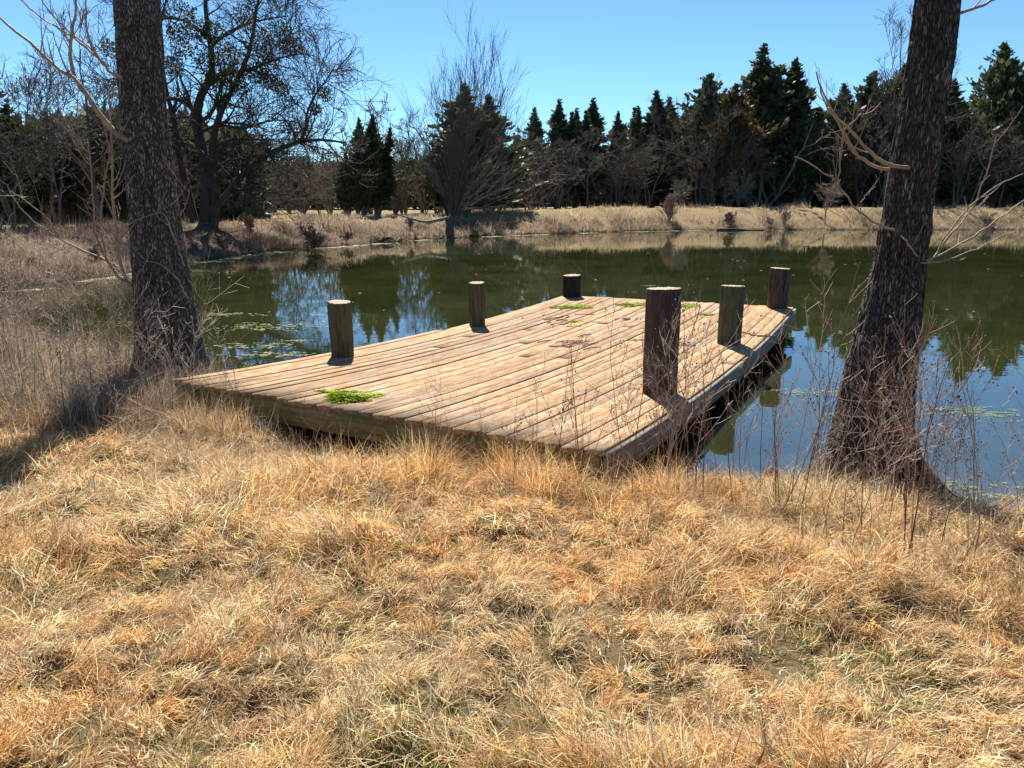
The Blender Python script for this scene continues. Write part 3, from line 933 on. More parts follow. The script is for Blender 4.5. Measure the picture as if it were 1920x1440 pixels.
# left tree
YL = 8.3
rowsL = [(0, 218, 296), (50, 221, 299), (100, 224, 303), (150, 227, 305), (200, 230, 308), (250, 231, 314), (300, 237, 321), (350, 242, 326), (400, 247, 333), (450, 250, 341),
         (500, 253, 350), (560, 257, 360), (600, 260, 367), (640, 262, 376), (680, 262, 386), (720, 258, 394)]
V, Q, g, col, cL, rL = trunk(rowsL, YL, 0.05, 7.5, 0.8, M['barkL'], 3, [(-35, 0.16, 0.25, 6), (-150, 0.10, 0.2, 5), (60, .1, .25, 5), (-95, .08, .2, 8)], 0.017,
                             bumps=[(200, float(P(250, 258, YL)[2]), 0.05, 0.5, 0.12), (-95, float(P(280, 262, YL)[2]), 0.03, 0.5, 0.1), (180, float(P(250, 548, YL)[2]), 0.035, .4, .08), (-30, float(P(300, 60, YL)[2]), .02, .4, .1)])
b0 = np.array([float(cL(0.1)), YL, 0.05])
treeL = put("leaning_tree", None, loc=tuple(b0), label="tall bare trunk with pale lichen spots left of the dock", cat="tree")
put("trunk", fast_mesh("trunk", V - b0, None, Q, M['barkL'], color=col, vec=g, smooth=True), treeL)
crown_above(treeL, b0, np.array([float(cL(7.4)), YL, 7.4]), 0.13, 5, M['barkL'])
BL = [
    ([(262, 262), (236, 262), (214, 248), (190, 218), (165, 182), (143, 150), (105, 125), (55, 80), (5, 38), (-30, 0)], 8.1, .036, .006, 1, -.4, 9),
    ([(143, 151), (132, 110), (134, 70), (141, 30), (142, -30)], 7.95, .02, .008, 2, -.1, 7),
    ([(228, 146), (205, 133), (185, 108), (168, 80), (162, 40), (163, -30)], 8.1, .018, .006, 3, -.3, 7),
    ([(190, 114), (150, 80), (105, 50), (60, 20), (25, -20)], 8.0, .011, .004, 4, -.3, 6),
    ([(175, 95), (120, 50), (85, 10), (70, -20)], 8.0, .009, .004, 5, -.3, 5),
    ([(262, 558), (243, 535), (228, 505), (220, 460), (214, 400), (211, 330), (209, 250), (203, 165)], 8.15, .026, .006, 6, -.2, 20),
    ([(240, 532), (222, 518), (205, 495), (192, 470), (178, 430), (176, 380), (171, 320), (165, 260)], 8.1, .018, .004, 7, -.3, 9),
    ([(222, 500), (190, 484), (150, 468), (120, 452), (88, 432), (55, 408), (35, 385), (12, 345)], 8.1, .012, .004, 8, -.3, 7),
    ([(120, 450), (105, 435), (90, 412), (60, 385), (20, 358)], 8.0, .009, .004, 9, -.2, 5),
    ([(200, 488), (190, 430), (192, 380), (200, 320), (207, 280)], 8.2, .012, .004, 10, .1, 5),
    ([(346, 500), (325, 440), (305, 400), (282, 404)], 7.95, .006, .003, 11, -.2, 2),
    ([(352, 560), (330, 520), (300, 495), (272, 490)], 7.95, .006, .003, 12, -.2, 2),
    ([(226, 450), (236, 425), (262, 410), (290, 400), (303, 385)], 8.0, .007, .003, 13, -.1, 3),
    ([(340, 402), (350, 380), (355, 355)], 8.1, .005, .003, 14, -.1, 2),
]
for pts, Y, r0, r1, sd, ys, ntw in BL:
    branch_obj(treeL, b0, pts, Y, r0, r1, sd, ys, ntw)

# right tree
YR = 5.25
rowsR = [(0, 1722, 1795), (50, 1717, 1790), (100, 1710, 1785), (150, 1702, 1777), (200, 1694, 1768), (250, 1686, 1759), (300, 1676, 1756), (330, 1672, 1750), (400, 1662, 1741), (440, 1654, 1736),
         (500, 1644, 1730), (560, 1628, 1725), (600, 1617, 1720), (650, 1603, 1716), (700, 1592, 1710), (750, 1583, 1703), (800, 1574, 1698), (850, 1566, 1698), (900, 1560, 1700), (960, 1555, 1705)]
V, Q, g, col, cR, rR = trunk(rowsR, YR, -0.12, 7.5, 0.8, M['barkR'], 8, [(199, 1.25, 0.20, 9), (-34, 0.95, 0.17, 10), (-100, 0.16, 0.2, 14), (-140, 0.16, 0.2, 10), (60, .25, .2, 8), (120, .2, .2, 8)], 0.014,
                             bumps=[(-95, float(P(1720, 308, YR)[2]), 0.022, 0.45, 0.05), (185, float(P(1680, 312, YR)[2]), 0.012, 0.4, 0.05), (195, float(P(1660, 430, YR)[2]), 0.016, .5, .05), (-20, float(P(1725, 430, YR)[2]), .014, .4, .04)])
b1 = np.array([float(cR(0.1)), YR, -0.1])
treeR = put("leaning_tree", None, loc=tuple(b1), label="dark fibrous trunk leaning right with flared roots at the water, right of the dock", cat="tree")
put("trunk", fast_mesh("trunk", V - b1, None, Q, M['barkR'], color=col, vec=g, smooth=True), treeR)
crown_above(treeR, b1, np.array([float(cR(7.4)), YR, 7.4]), 0.10, 6, M['barkR'])
BR = [
    ([(1705, 312), (1680, 312), (1650, 302), (1628, 282), (1600, 250), (1570, 222), (1548, 185), (1530, 135)], 5.1, .0135, .004, 21, -.2, 5),
    ([(1668, 316), (1640, 312), (1615, 298), (1595, 268), (1572, 235), (1552, 205), (1535, 160)], 5.15, .012, .004, 22, -.25, 4),
    ([(1580, 245), (1600, 228), (1638, 200)], 5.05, .005, .002, 23, 0, 2),
    ([(1582, 245), (1576, 290), (1572, 340)], 5.0, .004, .003, 33, 0, 0),
    ([(1675, 430), (1650, 424), (1615, 402), (1590, 372), (1568, 342), (1530, 315), (1488, 290)], 5.12, .009, .003, 24, -.2, 4),
    ([(1572, 344), (1574, 300), (1580, 262), (1584, 220)], 5.0, .005, .002, 25, 0, 2),
    ([(1612, 402), (1618, 375), (1642, 348)], 5.05, .004, .002, 26, 0, 1),
    ([(1722, 492), (1745, 490), (1768, 460), (1800, 420), (1828, 380), (1850, 320), (1868, 255)], 5.15, .009, .003, 27, .1, 5),
    ([(1725, 494), (1770, 475), (1830, 440), (1880, 405), (1925, 372), (1960, 350)], 5.15, .007, .003, 28, .2, 5),
    ([(1725, 493), (1765, 490), (1810, 475), (1870, 448), (1925, 425)], 5.1, .006, .003, 29, .2, 4),
    ([(1758, 470), (1790, 420), (1850, 360), (1920, 325)], 5.15, .006, .003, 30, .1, 4),
    ([(1790, 28), (1812, 22), (1835, 12), (1865, -2), (1900, -25)], 5.2, .011, .007, 31, 0, 3),
    ([(1720, 480), (1700, 455), (1690, 440)], 5.05, .006, .003, 32, -.1, 1),
]
for pts, Y, r0, r1, sd, ys, ntw in BR:
    branch_obj(treeR, b1, pts, Y, r0, r1, sd, ys, ntw, tw_len=(0.08, 0.3), sub=1)

# wire cage round the right trunk
cage = put("wire_cage", None, loc=(float(b1[0]), YR, 0.15), label="thin rusty wire mesh sleeve standing round the base of the right trunk", cat="wire cage")
cz = 0.15
def cage_wires():
    L = []
    top_l, top_r = P(1574, 712, YR), P(1722, 738, YR)
    cxm = (top_l[0] + top_r[0]) / 2; rad = (top_r[0] - top_l[0]) / 2 + 0.02
    nv = 26
    for i in range(nv):
        a = i / nv * 2 * np.pi
        tz = 0.80 + 0.05 * math.sin(a * 2)
        p = np.array([[cxm - 0.04 + (rad + 0.05 * (1 - s)) * math.cos(a), YR + (rad + 0.05 * (1 - s)) * math.sin(a), 0.15 + (tz - .15) * s] for s in (0, .5, 1)])
        L.append(("wire_strand", tubes(p[None], np.full((1, 3), 0.0022), 4)))
    th = np.linspace(0, 2 * np.pi, 40)
    for k in range(6):
        s = k / 5 * 0.97
        z = 0.2 + 0.56 * s
        R_ = rad + 0.05 * (1 - s)
        p = np.stack([cxm - 0.04 + R_ * np.cos(th), YR + R_ * np.sin(th), z + 0.02 * np.sin(th * 3)], -1)
        L.append(("wire_ring", tubes(p[None], np.full((1, 40), 0.0017), 4)))
    return L
for nm, (V, Q) in cage_wires():
    put(nm, fast_mesh(nm, V - np.array([float(b1[0]), YR, cz]), None, Q, M['wire']), cage)

# cypress knees
def knee(u, v, z, h, r, label, seed):
    c = G(u, v, z)
    rg = np.random.default_rng(seed)
    zz = np.linspace(-0.1, h, 14); th = np.linspace(0, 2 * np.pi, 20, endpoint=False)
    TH, ZZ = np.meshgrid(th, zz)
    f = np.clip(ZZ / h, 0, 1)
    R_ = r * (1.5 - 0.75 * f) * np.sqrt(np.clip(1 - f ** 4, 0, 1)) * (1 + 0.25 * (vnoise(np.stack([np.cos(TH) * 2, np.sin(TH) * 2, ZZ * 12], -1), seed) - .5))
    V = np.stack([R_ * np.cos(TH) + 0.03 * f, R_ * np.sin(TH), ZZ], -1).reshape(-1, 3)
    i = np.arange(13)[:, None] * 20; j = np.arange(20)[None]; j2 = (j + 1) % 20
    Q = np.stack([i + j, i + j2, i + 20 + j2, i + 20 + j], -1).reshape(-1, 4)
    put("cypress_knee", fast_mesh("cypress_knee", V, None, Q, M['knee'], smooth=True), loc=tuple(c), label=label, cat="root")
knee(1436, 925, 0.12, 0.2, 0.05, "taller reddish root knee poking from the grass between dock and right trunk", 1)
knee(1472, 915, 0.10, 0.11, 0.035, "small brown root knee beside the flared roots of the right trunk", 2)
knee(1395, 935, 0.12, 0.10, 0.05, "low brown root knee nearest the dock corner", 3)

# ------------------------------------------------------------------ grass
def ribbons(x, y, az, lean, length, width, curl, col, segs=3, lift=None, wander=0.35, rng=None, zg=None, twist=0.6, clampz=True, ztip=None):
    n = len(x)
    d = sdist(x, y)
    z = zground(x, y, d) if zg is None else zg
    zb = z.copy()
    if lift is not None: z = z + lift
    pts = [np.stack([x, y, z], -1)]
    a = az.copy(); le = lean.copy()
    # local ground slope for clamping
    for s in range(segs):
        st = (length / segs)[:, None]
        dv = np.stack([np.cos(a) * np.sin(le), np.sin(a) * np.sin(le), np.cos(le)], -1)
        p = pts[-1] + dv * st
        if clampz: p[:, 2] = np.maximum(p[:, 2], zb + 0.004 + 0.01 * (s + 1) / segs)
        pts.append(p)
        le = np.clip(le + curl * (0.6 + 0.8 * rng.random(n)), 0.0, 2.3)
        a = a + rng.normal(0, wander, n)
    Pn = np.stack(pts, 1)                      # n, segs+1, 3
    pa = az + np.pi / 2 + rng.normal(0, twist, n)
    wd = np.stack([np.cos(pa), np.sin(pa), rng.normal(0, 0.45, n)], -1)
    wd = unit(wd)
    wf = np.linspace(1, 0.45, segs)
    Lf = Pn[:, :segs] - wd[:, None] * (width[:, None] * wf[None])[..., None] / 2
    Rt = Pn[:, :segs] + wd[:, None] * (width[:, None] * wf[None])[..., None] / 2
    VV = np.empty((n, 2 * segs + 1, 3), np.float32)
    VV[:, 0:2 * segs:2] = Lf; VV[:, 1:2 * segs:2] = Rt; VV[:, 2 * segs] = Pn[:, segs]
    b = np.arange(n)[:, None] * (2 * segs + 1)
    T = []
    for s in range(segs - 1):
        T.append(b + np.array([2 * s, 2 * s + 1, 2 * s + 3])[None]); T.append(b + np.array([2 * s, 2 * s + 3, 2 * s + 2])[None])
    T.append(b + np.array([2 * segs - 2, 2 * segs - 1, 2 * segs])[None])
    T = np.concatenate(T)
    C = np.repeat(col[:, None], 2 * segs + 1, 1)
    return VV.reshape(-1, 3), T, C.reshape(-1, 3)

STRAW = np.array([[0.86, 0.60, 0.31], [0.90, 0.65, 0.35], [0.76, 0.47, 0.22], [0.93, 0.77, 0.50], [0.48, 0.28, 0.13], [0.86, 0.55, 0.27], [0.95, 0.86, 0.66]])
def straw(rng, n, x, y, green=0.0):
    c = STRAW[rng.choice(len(STRAW), n, p=[.2, .18, .16, .14, .1, .16, .06])]
    hue = n2(x, y, 0.9, 61, 2)
    k = sstep(0.42, 0.62, hue)[:, None]
    c = c * (1 - k) + c * np.array([1.03, 0.93, 0.80]) * k
    cq = _hash(np.floor(x / .13), np.floor(y / .13), np.zeros_like(x), 23)[:, None]
    c = c * (0.78 + 0.5 * cq)
    co = _hash(np.floor(x / .13), np.floor(y / .13), np.zeros_like(x), 29)[:, None]
    c = np.where(co > .66, c * np.array([1.03, .92, .78]), c)
    lb = (sstep(-1.9, -3.2, x) * sstep(4.9, 6.4, y) * sstep(.25, .5, n2(x, y, .8, 37, 2) + .12))[:, None]
    c = c * (1 - lb) + (np.array([0.38, 0.27, 0.19]) * rng.uniform(.5, 1.2, (n, 1))) * lb
    pale = sstep(0.5, 0.7, n2(x, y, 1.7, 71, 2))[:, None]
    c = c * (1 - 0.3 * pale) + np.array([0.80, 0.66, 0.42]) * 0.3 * pale
    u_ = rng.random((n, 1)); c = np.clip(c * (0.38 + 0.95 * u_ ** 1.1), 0, 0.95)
    return c

def sample_view(rng, n, y0, y1, margin=1.15, power=1.0):
    """points of the ground seen between two distances, denser near"""
    u = rng.random(n)
    y = y0 * (y1 / y0) ** u
    half = (0.67 * y * 1.02 + 0.35) * margin
    x = rng.uniform(-1, 1, n) * half
    return x, y

def footprint_ok(x, y):
    """outside the dock's and the trunks' footprint"""
    def side(p, q): return (q[0] - p[0]) * (y - p[1]) - (q[1] - p[1]) * (x - p[0])
    ins = (side(cA, cD) > -0.05) & (side(cD, cC) > -0.05) & (side(cC, cB) > 0) & (side(cB, cA) > -0.05)
    okk = ~ins
    okk &= np.hypot(x - b0[0], y - YL) > 0.3
    okk &= np.hypot(x - b1[0] + .1, (y - YR) * 1.1) > 0.5
    return okk

def turf(seed, n, y0, y1, wl, ll, name, label, segs=3, lean_mu=1.15, extra=None):
    r = np.random.default_rng(seed)
    x, y = sample_view(r, n, y0, y1, 1.15 if extra is None else extra)
    if extra is not None:
        k0 = (np.abs(x) > (0.67 * y * 1.02 + 0.35) * 1.13) | (y < 1.76)
        x, y = x[k0], y[k0]; n = len(x)
    # clump: pull roots toward tuft centres
    cell = 0.13
    jx = _hash(np.floor(x / cell), np.floor(y / cell), np.zeros_like(x), 5) - .5
    jy = _hash(np.floor(x / cell), np.floor(y / cell), np.zeros_like(x), 6) - .5
    cxx = (np.floor(x / cell) + .5 + jx * .8) * cell; cyy = (np.floor(y / cell) + .5 + jy * .8) * cell
    pull = r.uniform(0.0, 0.75, n)
    x = x * (1 - pull) + cxx * pull; y = y * (1 - pull) + cyy * pull
    d = sdist(x, y)
    keep = (d > 0.02 + 0.05 * r.random(n)) & footprint_ok(x, y)
    gaps = n2(x, y, 3.2, 33, 2)
    keep &= (gaps > 0.34) | (r.random(n) < 0.35)
    x, y, d = x[keep], y[keep], d[keep]; n = len(x)
    fld = n2(x, y, 0.75, 41, 2) * 2 * np.pi * 2.2 + n2(x, y, 2.8, 43, 1) * 3.0
    ch = _hash(np.floor(x / cell), np.floor(y / cell), np.zeros_like(x), 7)
    az = fld + (ch - .5) * 3.4 + r.normal(0, 0.75, n)
    height = n2(x, y, 1.3, 51, 2)
    tall = sstep(0.45, 0.7, height)
    lean = np.clip(r.normal(lean_mu, 0.30, n) - 0.25 * tall, 0.1, 1.9)
    L = r.uniform(ll[0], ll[1], n) * (0.65 + 0.7 * tall)
    Wd = r.uniform(wl[0], wl[1], n)
    col = straw(r, n, x, y)
    gz = sstep(0.50, 0.66, n2(x, y, 1.5, 81, 3))
    isg = r.random(n) < 0.05 + 0.6 * gz * (y < 5.2) * (1.5 - .3 * y).clip(.25, 1) + .10 * sstep(3.0, 2.0, y)
    gc = np.array([[0.16, 0.21, 0.05], [0.24, 0.29, 0.08], [0.36, 0.36, 0.12]])[r.integers(0, 3, n)] * r.uniform(0.7, 1.2, (n, 1))
    col = np.where(isg[:, None], gc, col)
    L = np.where(isg, L * 0.6, L)
    lift = r.random(n) ** 2 * 0.075 * (~isg) * (0.5 + tall)
    V, T, C = ribbons(x, y, az, lean, L, Wd, r.normal(0.30, 0.30, n), col, segs, lift, 0.52, r)
    o = put(name, fast_mesh(name, V, T, None, M['blade'], color=C), kind="stuff", label=label)
    print(name, len(T))
    return o

turf(1, 104000, 1.75, 3.5, (0.0020, 0.0054), (0.06, 0.20), "dry_grass", "matted golden dry grass in the foreground", segs=3)
turf(2, 110000, 3.3, 6.4, (0.0032, 0.0072), (0.08, 0.23), "dry_grass", "dry golden grass in front of the dock")

turf(3, 40000, 0.6, 6.0, (0.005, 0.011), (0.09, 0.24), "dry_grass", "dry grass to both sides of the foreground", segs=2, extra=3.2)

# taller dead grass along the near shore and on the left
def rough_grass(seed, n, xr, yr, dr, ll, wl, name, label, lean_mu=0.6, segs=3, reds=0.25, pale=0.3, dens=None):
    r = np.random.default_rng(seed)
    x = r.uniform(*xr, n); y = r.uniform(*yr, n)
    cell = 0.16
    jx = _hash(np.floor(x / cell), np.floor(y / cell), np.zeros_like(x), 15); jy = _hash(np.floor(x / cell), np.floor(y / cell), np.zeros_like(x), 16)
    cxx = (np.floor(x / cell) + jx) * cell; cyy = (np.floor(y / cell) + jy) * cell
    pull = r.uniform(0.2, 0.92, n)
    x = x * (1 - pull) + cxx * pull; y = y * (1 - pull) + cyy * pull
    d = sdist(x, y)
    keep = (d > dr[0]) & (d < dr[1]) & footprint_ok(x, y)
    keep &= (((x + 1.25) / 0.8) ** 2 + ((y - 5.5) / 0.42) ** 2 > 1) | (r.random(len(x)) < .12)
    if dens is not None: keep &= r.random(n) < dens(x, y, d)
    x, y, d = x[keep], y[keep], d[keep]; n = len(x)
    fan = np.arctan2(y - cyy[keep], x - cxx[keep])
    az = fan + r.normal(0, 0.7, n)
    ck = _hash(np.floor(x / cell), np.floor(y / cell), np.zeros_like(x), 19)
    L = r.uniform(*ll, n) * (0.5 + 0.8 * ck)
    lean = np.clip(r.normal(lean_mu, 0.35, n), 0.05, 1.7)
    col = straw(r, n, x, y)
    gr = r.random(n) < reds
    col = np.where(gr[:, None], np.array([0.27, 0.17, 0.12]) * r.uniform(0.6, 1.3, (n, 1)), col)
    gp = r.random(n) < pale
    col = np.where(gp[:, None], np.array([0.46, 0.38, 0.29]) * r.uniform(0.5, 1.2, (n, 1)), col)
    V, T, C = ribbons(x, y, az, lean, L, r.uniform(*wl, n), r.normal(0.32, 0.3, n), col, segs, None, 0.45, r)
    print(name, len(T))
    return put(name, fast_mesh(name, V, T, None, M['blade'], color=C), kind="stuff", label=label)
rough_grass(11, 42000, (-5.5, 4.5), (3.9, 8.6), (0.02, 1.3), (0.14, 0.42), (0.0026, 0.0045), "shore_grass", "shaggy straw tufts along the near shore under the dock edge", 1.0)
rough_grass(12, 52000, (-13.5, -2.6), (5.4, 16), (0.0, 5.5), (0.22, 0.62), (0.004, 0.008), "tall_dead_grass", "tangled grey and tan dead grass on the left shore", 0.7, reds=0.55, pale=0.33,
            dens=lambda x, y, d: np.where(x < -2.6 - 0.0 * y, 1.0, 0.0) * np.where(np.abs(x) < y * 0.85 + 1, 1, 0))
rough_grass(13, 20000, (-5.0, -1.0), (4.3, 7.4), (0.05, 2.3), (0.15, 0.38), (0.0026, 0.005), "tall_dead_grass", "golden tufts leaning against the near left corner of the dock", 0.8, reds=0.15, pale=0.15,
            dens=lambda x, y, d: sstep(0.45, 0.6, n2(x, y, 1.1, 91, 2)))

rough_grass(14, 1500, (-3.5, 4.0), (2.0, 5.2), (0.05, 9), (0.22, 0.6), (0.002, 0.0038), "fallen_stems", "long pale dead stems lying across the matted grass", 1.42, reds=.4, pale=.3, dens=lambda x, y, d: np.where(np.abs(x) < y * .8, .5, 0))

def tussocks(seed, spots, name, label):
    r = np.random.default_rng(seed); X, Y_, AZ, L, LE = [], [], [], [], []
    for (x, y, n, ln, rad, le) in spots:
        a = r.uniform(0, 6.28, n); q = rad * np.sqrt(r.random(n))
        X.append(x + np.cos(a) * q); Y_.append(y + np.sin(a) * q); AZ.append(a + r.normal(0, .5, n)); L.append(ln * r.uniform(.5, 1.15, n)); LE.append(np.clip(r.normal(le, .3, n), .02, 1.4))
    X, Y_, AZ, L, LE = map(np.concatenate, (X, Y_, AZ, L, LE)); n = len(X)
    V, T, C = ribbons(X, Y_, AZ, LE, L, r.uniform(.0024, .0042, n), r.normal(.25, .2, n), straw(r, n, X, Y_), 4, None, .3, r)
    return put(name, fast_mesh(name, V, T, None, M['blade'], color=C), kind="stuff", label=label)
tz = []
rz = np.random.default_rng(8)
for k_ in range(46):
    f_ = rz.random(); p_ = cA * (1 - f_) + cD * f_ + unit(np.array([-(cD - cA)[1], (cD - cA)[0]])) * -rz.uniform(.12, .55)
    if .26 < f_ < .58: continue
    tz.append((p_[0], p_[1], int(rz.uniform(110, 260)), rz.uniform(.26, .46), rz.uniform(.03, .09), rz.uniform(.3, .8)))
for k_ in range(34):
    x_ = rz.uniform(.5, 3.2); tz.append((x_, rz.uniform(4.2, 4.75), int(rz.uniform(90, 200)), rz.uniform(.2, .38), rz.uniform(.04, .09), rz.uniform(.4, .9)))
for k_ in range(60):
    x_ = rz.uniform(-6.5, -2.9); tz.append((x_, rz.uniform(5.4, 8.2), int(rz.uniform(80, 180)), rz.uniform(.3, .55), rz.uniform(.04, .1), rz.uniform(.3, .8)))
tussocks(3, tz, "grass_tussocks", "taller golden grass tussocks spilling over the dock's near edge and the shore")

# grass on the far banks (blades are wide: they stand for tufts at 20 to 60 m)
def far_grass(seed, n, dr, ll, wl, cols, name, label, side, lean_mu=0.7):
    r = np.random.default_rng(seed)
    k = r.integers(0, len(shore), n); f = r.random(n)[:, None]
    p = shore[k] * (1 - f) + shore[(k + 1) % len(shore)] * f
    ok_ = side(p[:, 0], p[:, 1])
    p = p[ok_]; k = k[ok_]; n = len(p)
    tg = unit(shore[(k + 1) % len(shore)] - shore[k]); nrm = np.stack([-tg[:, 1], tg[:, 0]], -1)
    dd = dr[0] + (dr[1] - dr[0]) * r.random(n) ** 1.3
    if np.mean(sdist(p[:200, 0] + nrm[:200, 0] * 0.3, p[:200, 1] + nrm[:200, 1] * 0.3)) < 0: nrm = -nrm
    p = p + nrm * dd[:, None]
    x, y = p[:, 0], p[:, 1]
    d = sdist(x, y)
    x, y = x[d > 0.05], y[d > 0.05]; n = len(x)
    c = cols[r.integers(0, len(cols), n)] * r.uniform(0.65, 1.2, (n, 1))
    cl = n2(x, y, 0.7, 17, 3); c = c * (0.35 + 1.3 * n2(x, y, .9, 27, 3)[:, None])
    L = r.uniform(*ll, n) * (0.3 + 1.4 * sstep(0.35, 0.7, cl))
    V, T, C = ribbons(x, y, r.uniform(0, 6.28, n), np.clip(r.normal(lean_mu, 0.4, n), 0, 1.6), L, r.uniform(*wl, n), r.normal(0.2, 0.2, n), c, 2, None, 0.3, r)
    print(name, len(T))
    return put(name, fast_mesh(name, V, T, None, M['blade'], color=C), kind="stuff", label=label)
pal = np.array([[0.50, 0.40, 0.24], [0.60, 0.48, 0.30], [0.42, 0.31, 0.19], [0.55, 0.47, 0.33], [0.30, 0.21, 0.14]])
brn = np.array([[0.26, 0.18, 0.14], [0.33, 0.24, 0.18], [0.20, 0.13, 0.10], [0.40, 0.31, 0.22], [0.16, 0.11, 0.09]])
# (orientation of the shoreline decides which side is land: checked by sdist)
fs = lambda x, y: (y > 36) & (x < 42)
fl = lambda x, y: (y > 16.5) & (y <= 38) & (x < 0)
test_n = unit(shore[200 % len(shore)] - shore[199 % len(shore)])
far_grass(21, 90000, (0.1, 7), (0.15, 0.42), (0.02, 0.04), pal, "bank_grass", "pale dry grass covering the far bank", fs)
far_grass(22, 150000, (0.1, 5.0), (0.15, 0.45), (0.012, 0.025), brn, "bank_weeds", "brown tangled dead weeds on the left bank slope", fl)
far_grass(23, 26000, (3.5, 9), (0.08, 0.2), (0.012, 0.025), pal, "bank_grass", "short straw grass on top of the left bank", fl)
far_grass(24, 50000, (0.05, 2.4), (0.3, 0.75), (0.02, 0.045), brn, "bank_weeds", "brown weeds at the waterline of the far bank", fs)

# ------------------------------------------------------------------ pond scum and floating algae
def flakes(seed, x, y, size, mat, name, label, z=0.006, asp=3.0):
    r = np.random.default_rng(seed)
    ok_ = sdist(x, y) < -0.01
    x, y, size = x[ok_], y[ok_], size[ok_]
    n = len(x); k = 7
    a = np.linspace(0, 2 * np.pi, k, endpoint=False)[None] + r.uniform(0, 1, (n, 1))
    rr2 = size[:, None] * r.uniform(0.5, 1.1, (n, k))
    V = np.stack([x[:, None] + rr2 * np.cos(a) * asp, y[:, None] + rr2 * np.sin(a), np.full((n, k), z) + (np.arange(n) % 5)[:, None] * 0.0011], -1)
    V[..., 0:2] += 0
    ctr = V.mean(1, keepdims=True); ctr[..., 2] += 0.001
    V = np.concatenate([V, ctr], 1).reshape(-1, 3)
    b = np.arange(n)[:, None, None] * (k + 1); i = np.arange(k)[None, :, None]
    T = np.concatenate([b + i, b + (i + 1) % k, b + k + 0 * i], -1).reshape(-1, 3)
    return put(name, fast_mesh(name, V, T, None, mat), kind="stuff", label=label)
r = np.random.default_rng(5)
k = r.integers(0, len(shore), 9000); f = r.random(9000)[:, None]
p = shore[k] * (1 - f) + shore[(k + 1) % len(shore)] * f
kp = (p[:, 1] > 16) & (n2(p[:, 0], p[:, 1], 0.7, 3, 3) > 0.52)
p = p[kp]; off = np.abs(r.normal(0, 0.28, len(p))) * (1 + p[:, 1] * 0.01)
ctrp = np.array([10, 30.])
nr_ = unit(ctrp - p)
p = p + nr_ * (off[:, None] + 0.08)
flakes(6, p[:, 0], p[:, 1], r.uniform(0.015, 0.05, len(p)) * (0.4 + p[:, 1] / 50), M['scum'], "pond_scum", "thin pale line of scum along the far waterline")
def patch(u, v, rx, ry, n, seed):
    c = G(u, v, 0.0); q = np.random.default_rng(seed)
    a = q.uniform(0, 2 * np.pi, n); rad = np.sqrt(q.random(n))
    x = c[0] + np.cos(a) * rad * rx; y = c[1] + np.sin(a) * rad * ry
    kk = n2(x, y * 2.2, 9.0, seed, 4) > 0.44 + 0.17 * rad
    return x[kk], y[kk]
X, Y_ = [], []
for i, (u, v, rx, ry, n) in enumerate([(520, 612, .7, .35, 300), (470, 650, .5, .2, 200), (500, 665, .45, .15, 160), (560, 640, .3, .12, 60), (430, 590, .6, .15, 160), (640, 590, .5, .12, 60), (280, 605, .8, .3, 200), (240, 650, .7, .3, 200),
                                       (360, 508, .5, .3, 120), (200, 530, 1.5, .35, 200), (430, 490, .6, .2, 60), (1210, 536, .3, .05, 30), (1180, 548, .2, .05, 10)]):
    a_, b_ = patch(u, v, rx * 1.5, ry * 1.4, n * 4, 100 + i); X.append(a_); Y_.append(b_)
X = np.concatenate(X); Y_ = np.concatenate(Y_)
flakes(7, X, Y_, r.uniform(0.004, 0.015, len(X)), M['olive'], "floating_algae", "scattered yellow-olive algae flakes on the water left of the dock", 0.004, 2.2)
X, Y_ = [], []
for i, (u, v, rx, ry, n) in enumerate([(1830, 772, .85, .30, 4200), (1560, 736, .7, .26, 2200), (1555, 778, .12, .04, 60), (1740, 700, .5, .1, 60), (1870, 925, .5, .22, 3200), (1790, 905, .1, .04, 40), (1900, 790, .4, .08, 200), (1600, 700, .2, .05, 20)]):
    a_, b_ = patch(u, v, rx, ry, n, 200 + i); X.append(a_); Y_.append(b_)
X = np.concatenate(X); Y_ = np.concatenate(Y_)
flakes(8, X, Y_, r.uniform(0.002, 0.0065, len(X)), M['olive'], "floating_algae", "yellow-green floating algae beside the right trunk", 0.004, 2.0)
xs = r.uniform(-9, 30, 240); ys = r.uniform(9, 48, 240)
flakes(9, xs, ys, r.uniform(0.008, 0.02, 240) * (0.5 + ys / 18), M['scum'], "floating_leaves", "tiny pale leaves and specks drifting on open water", 0.004, 1.8)

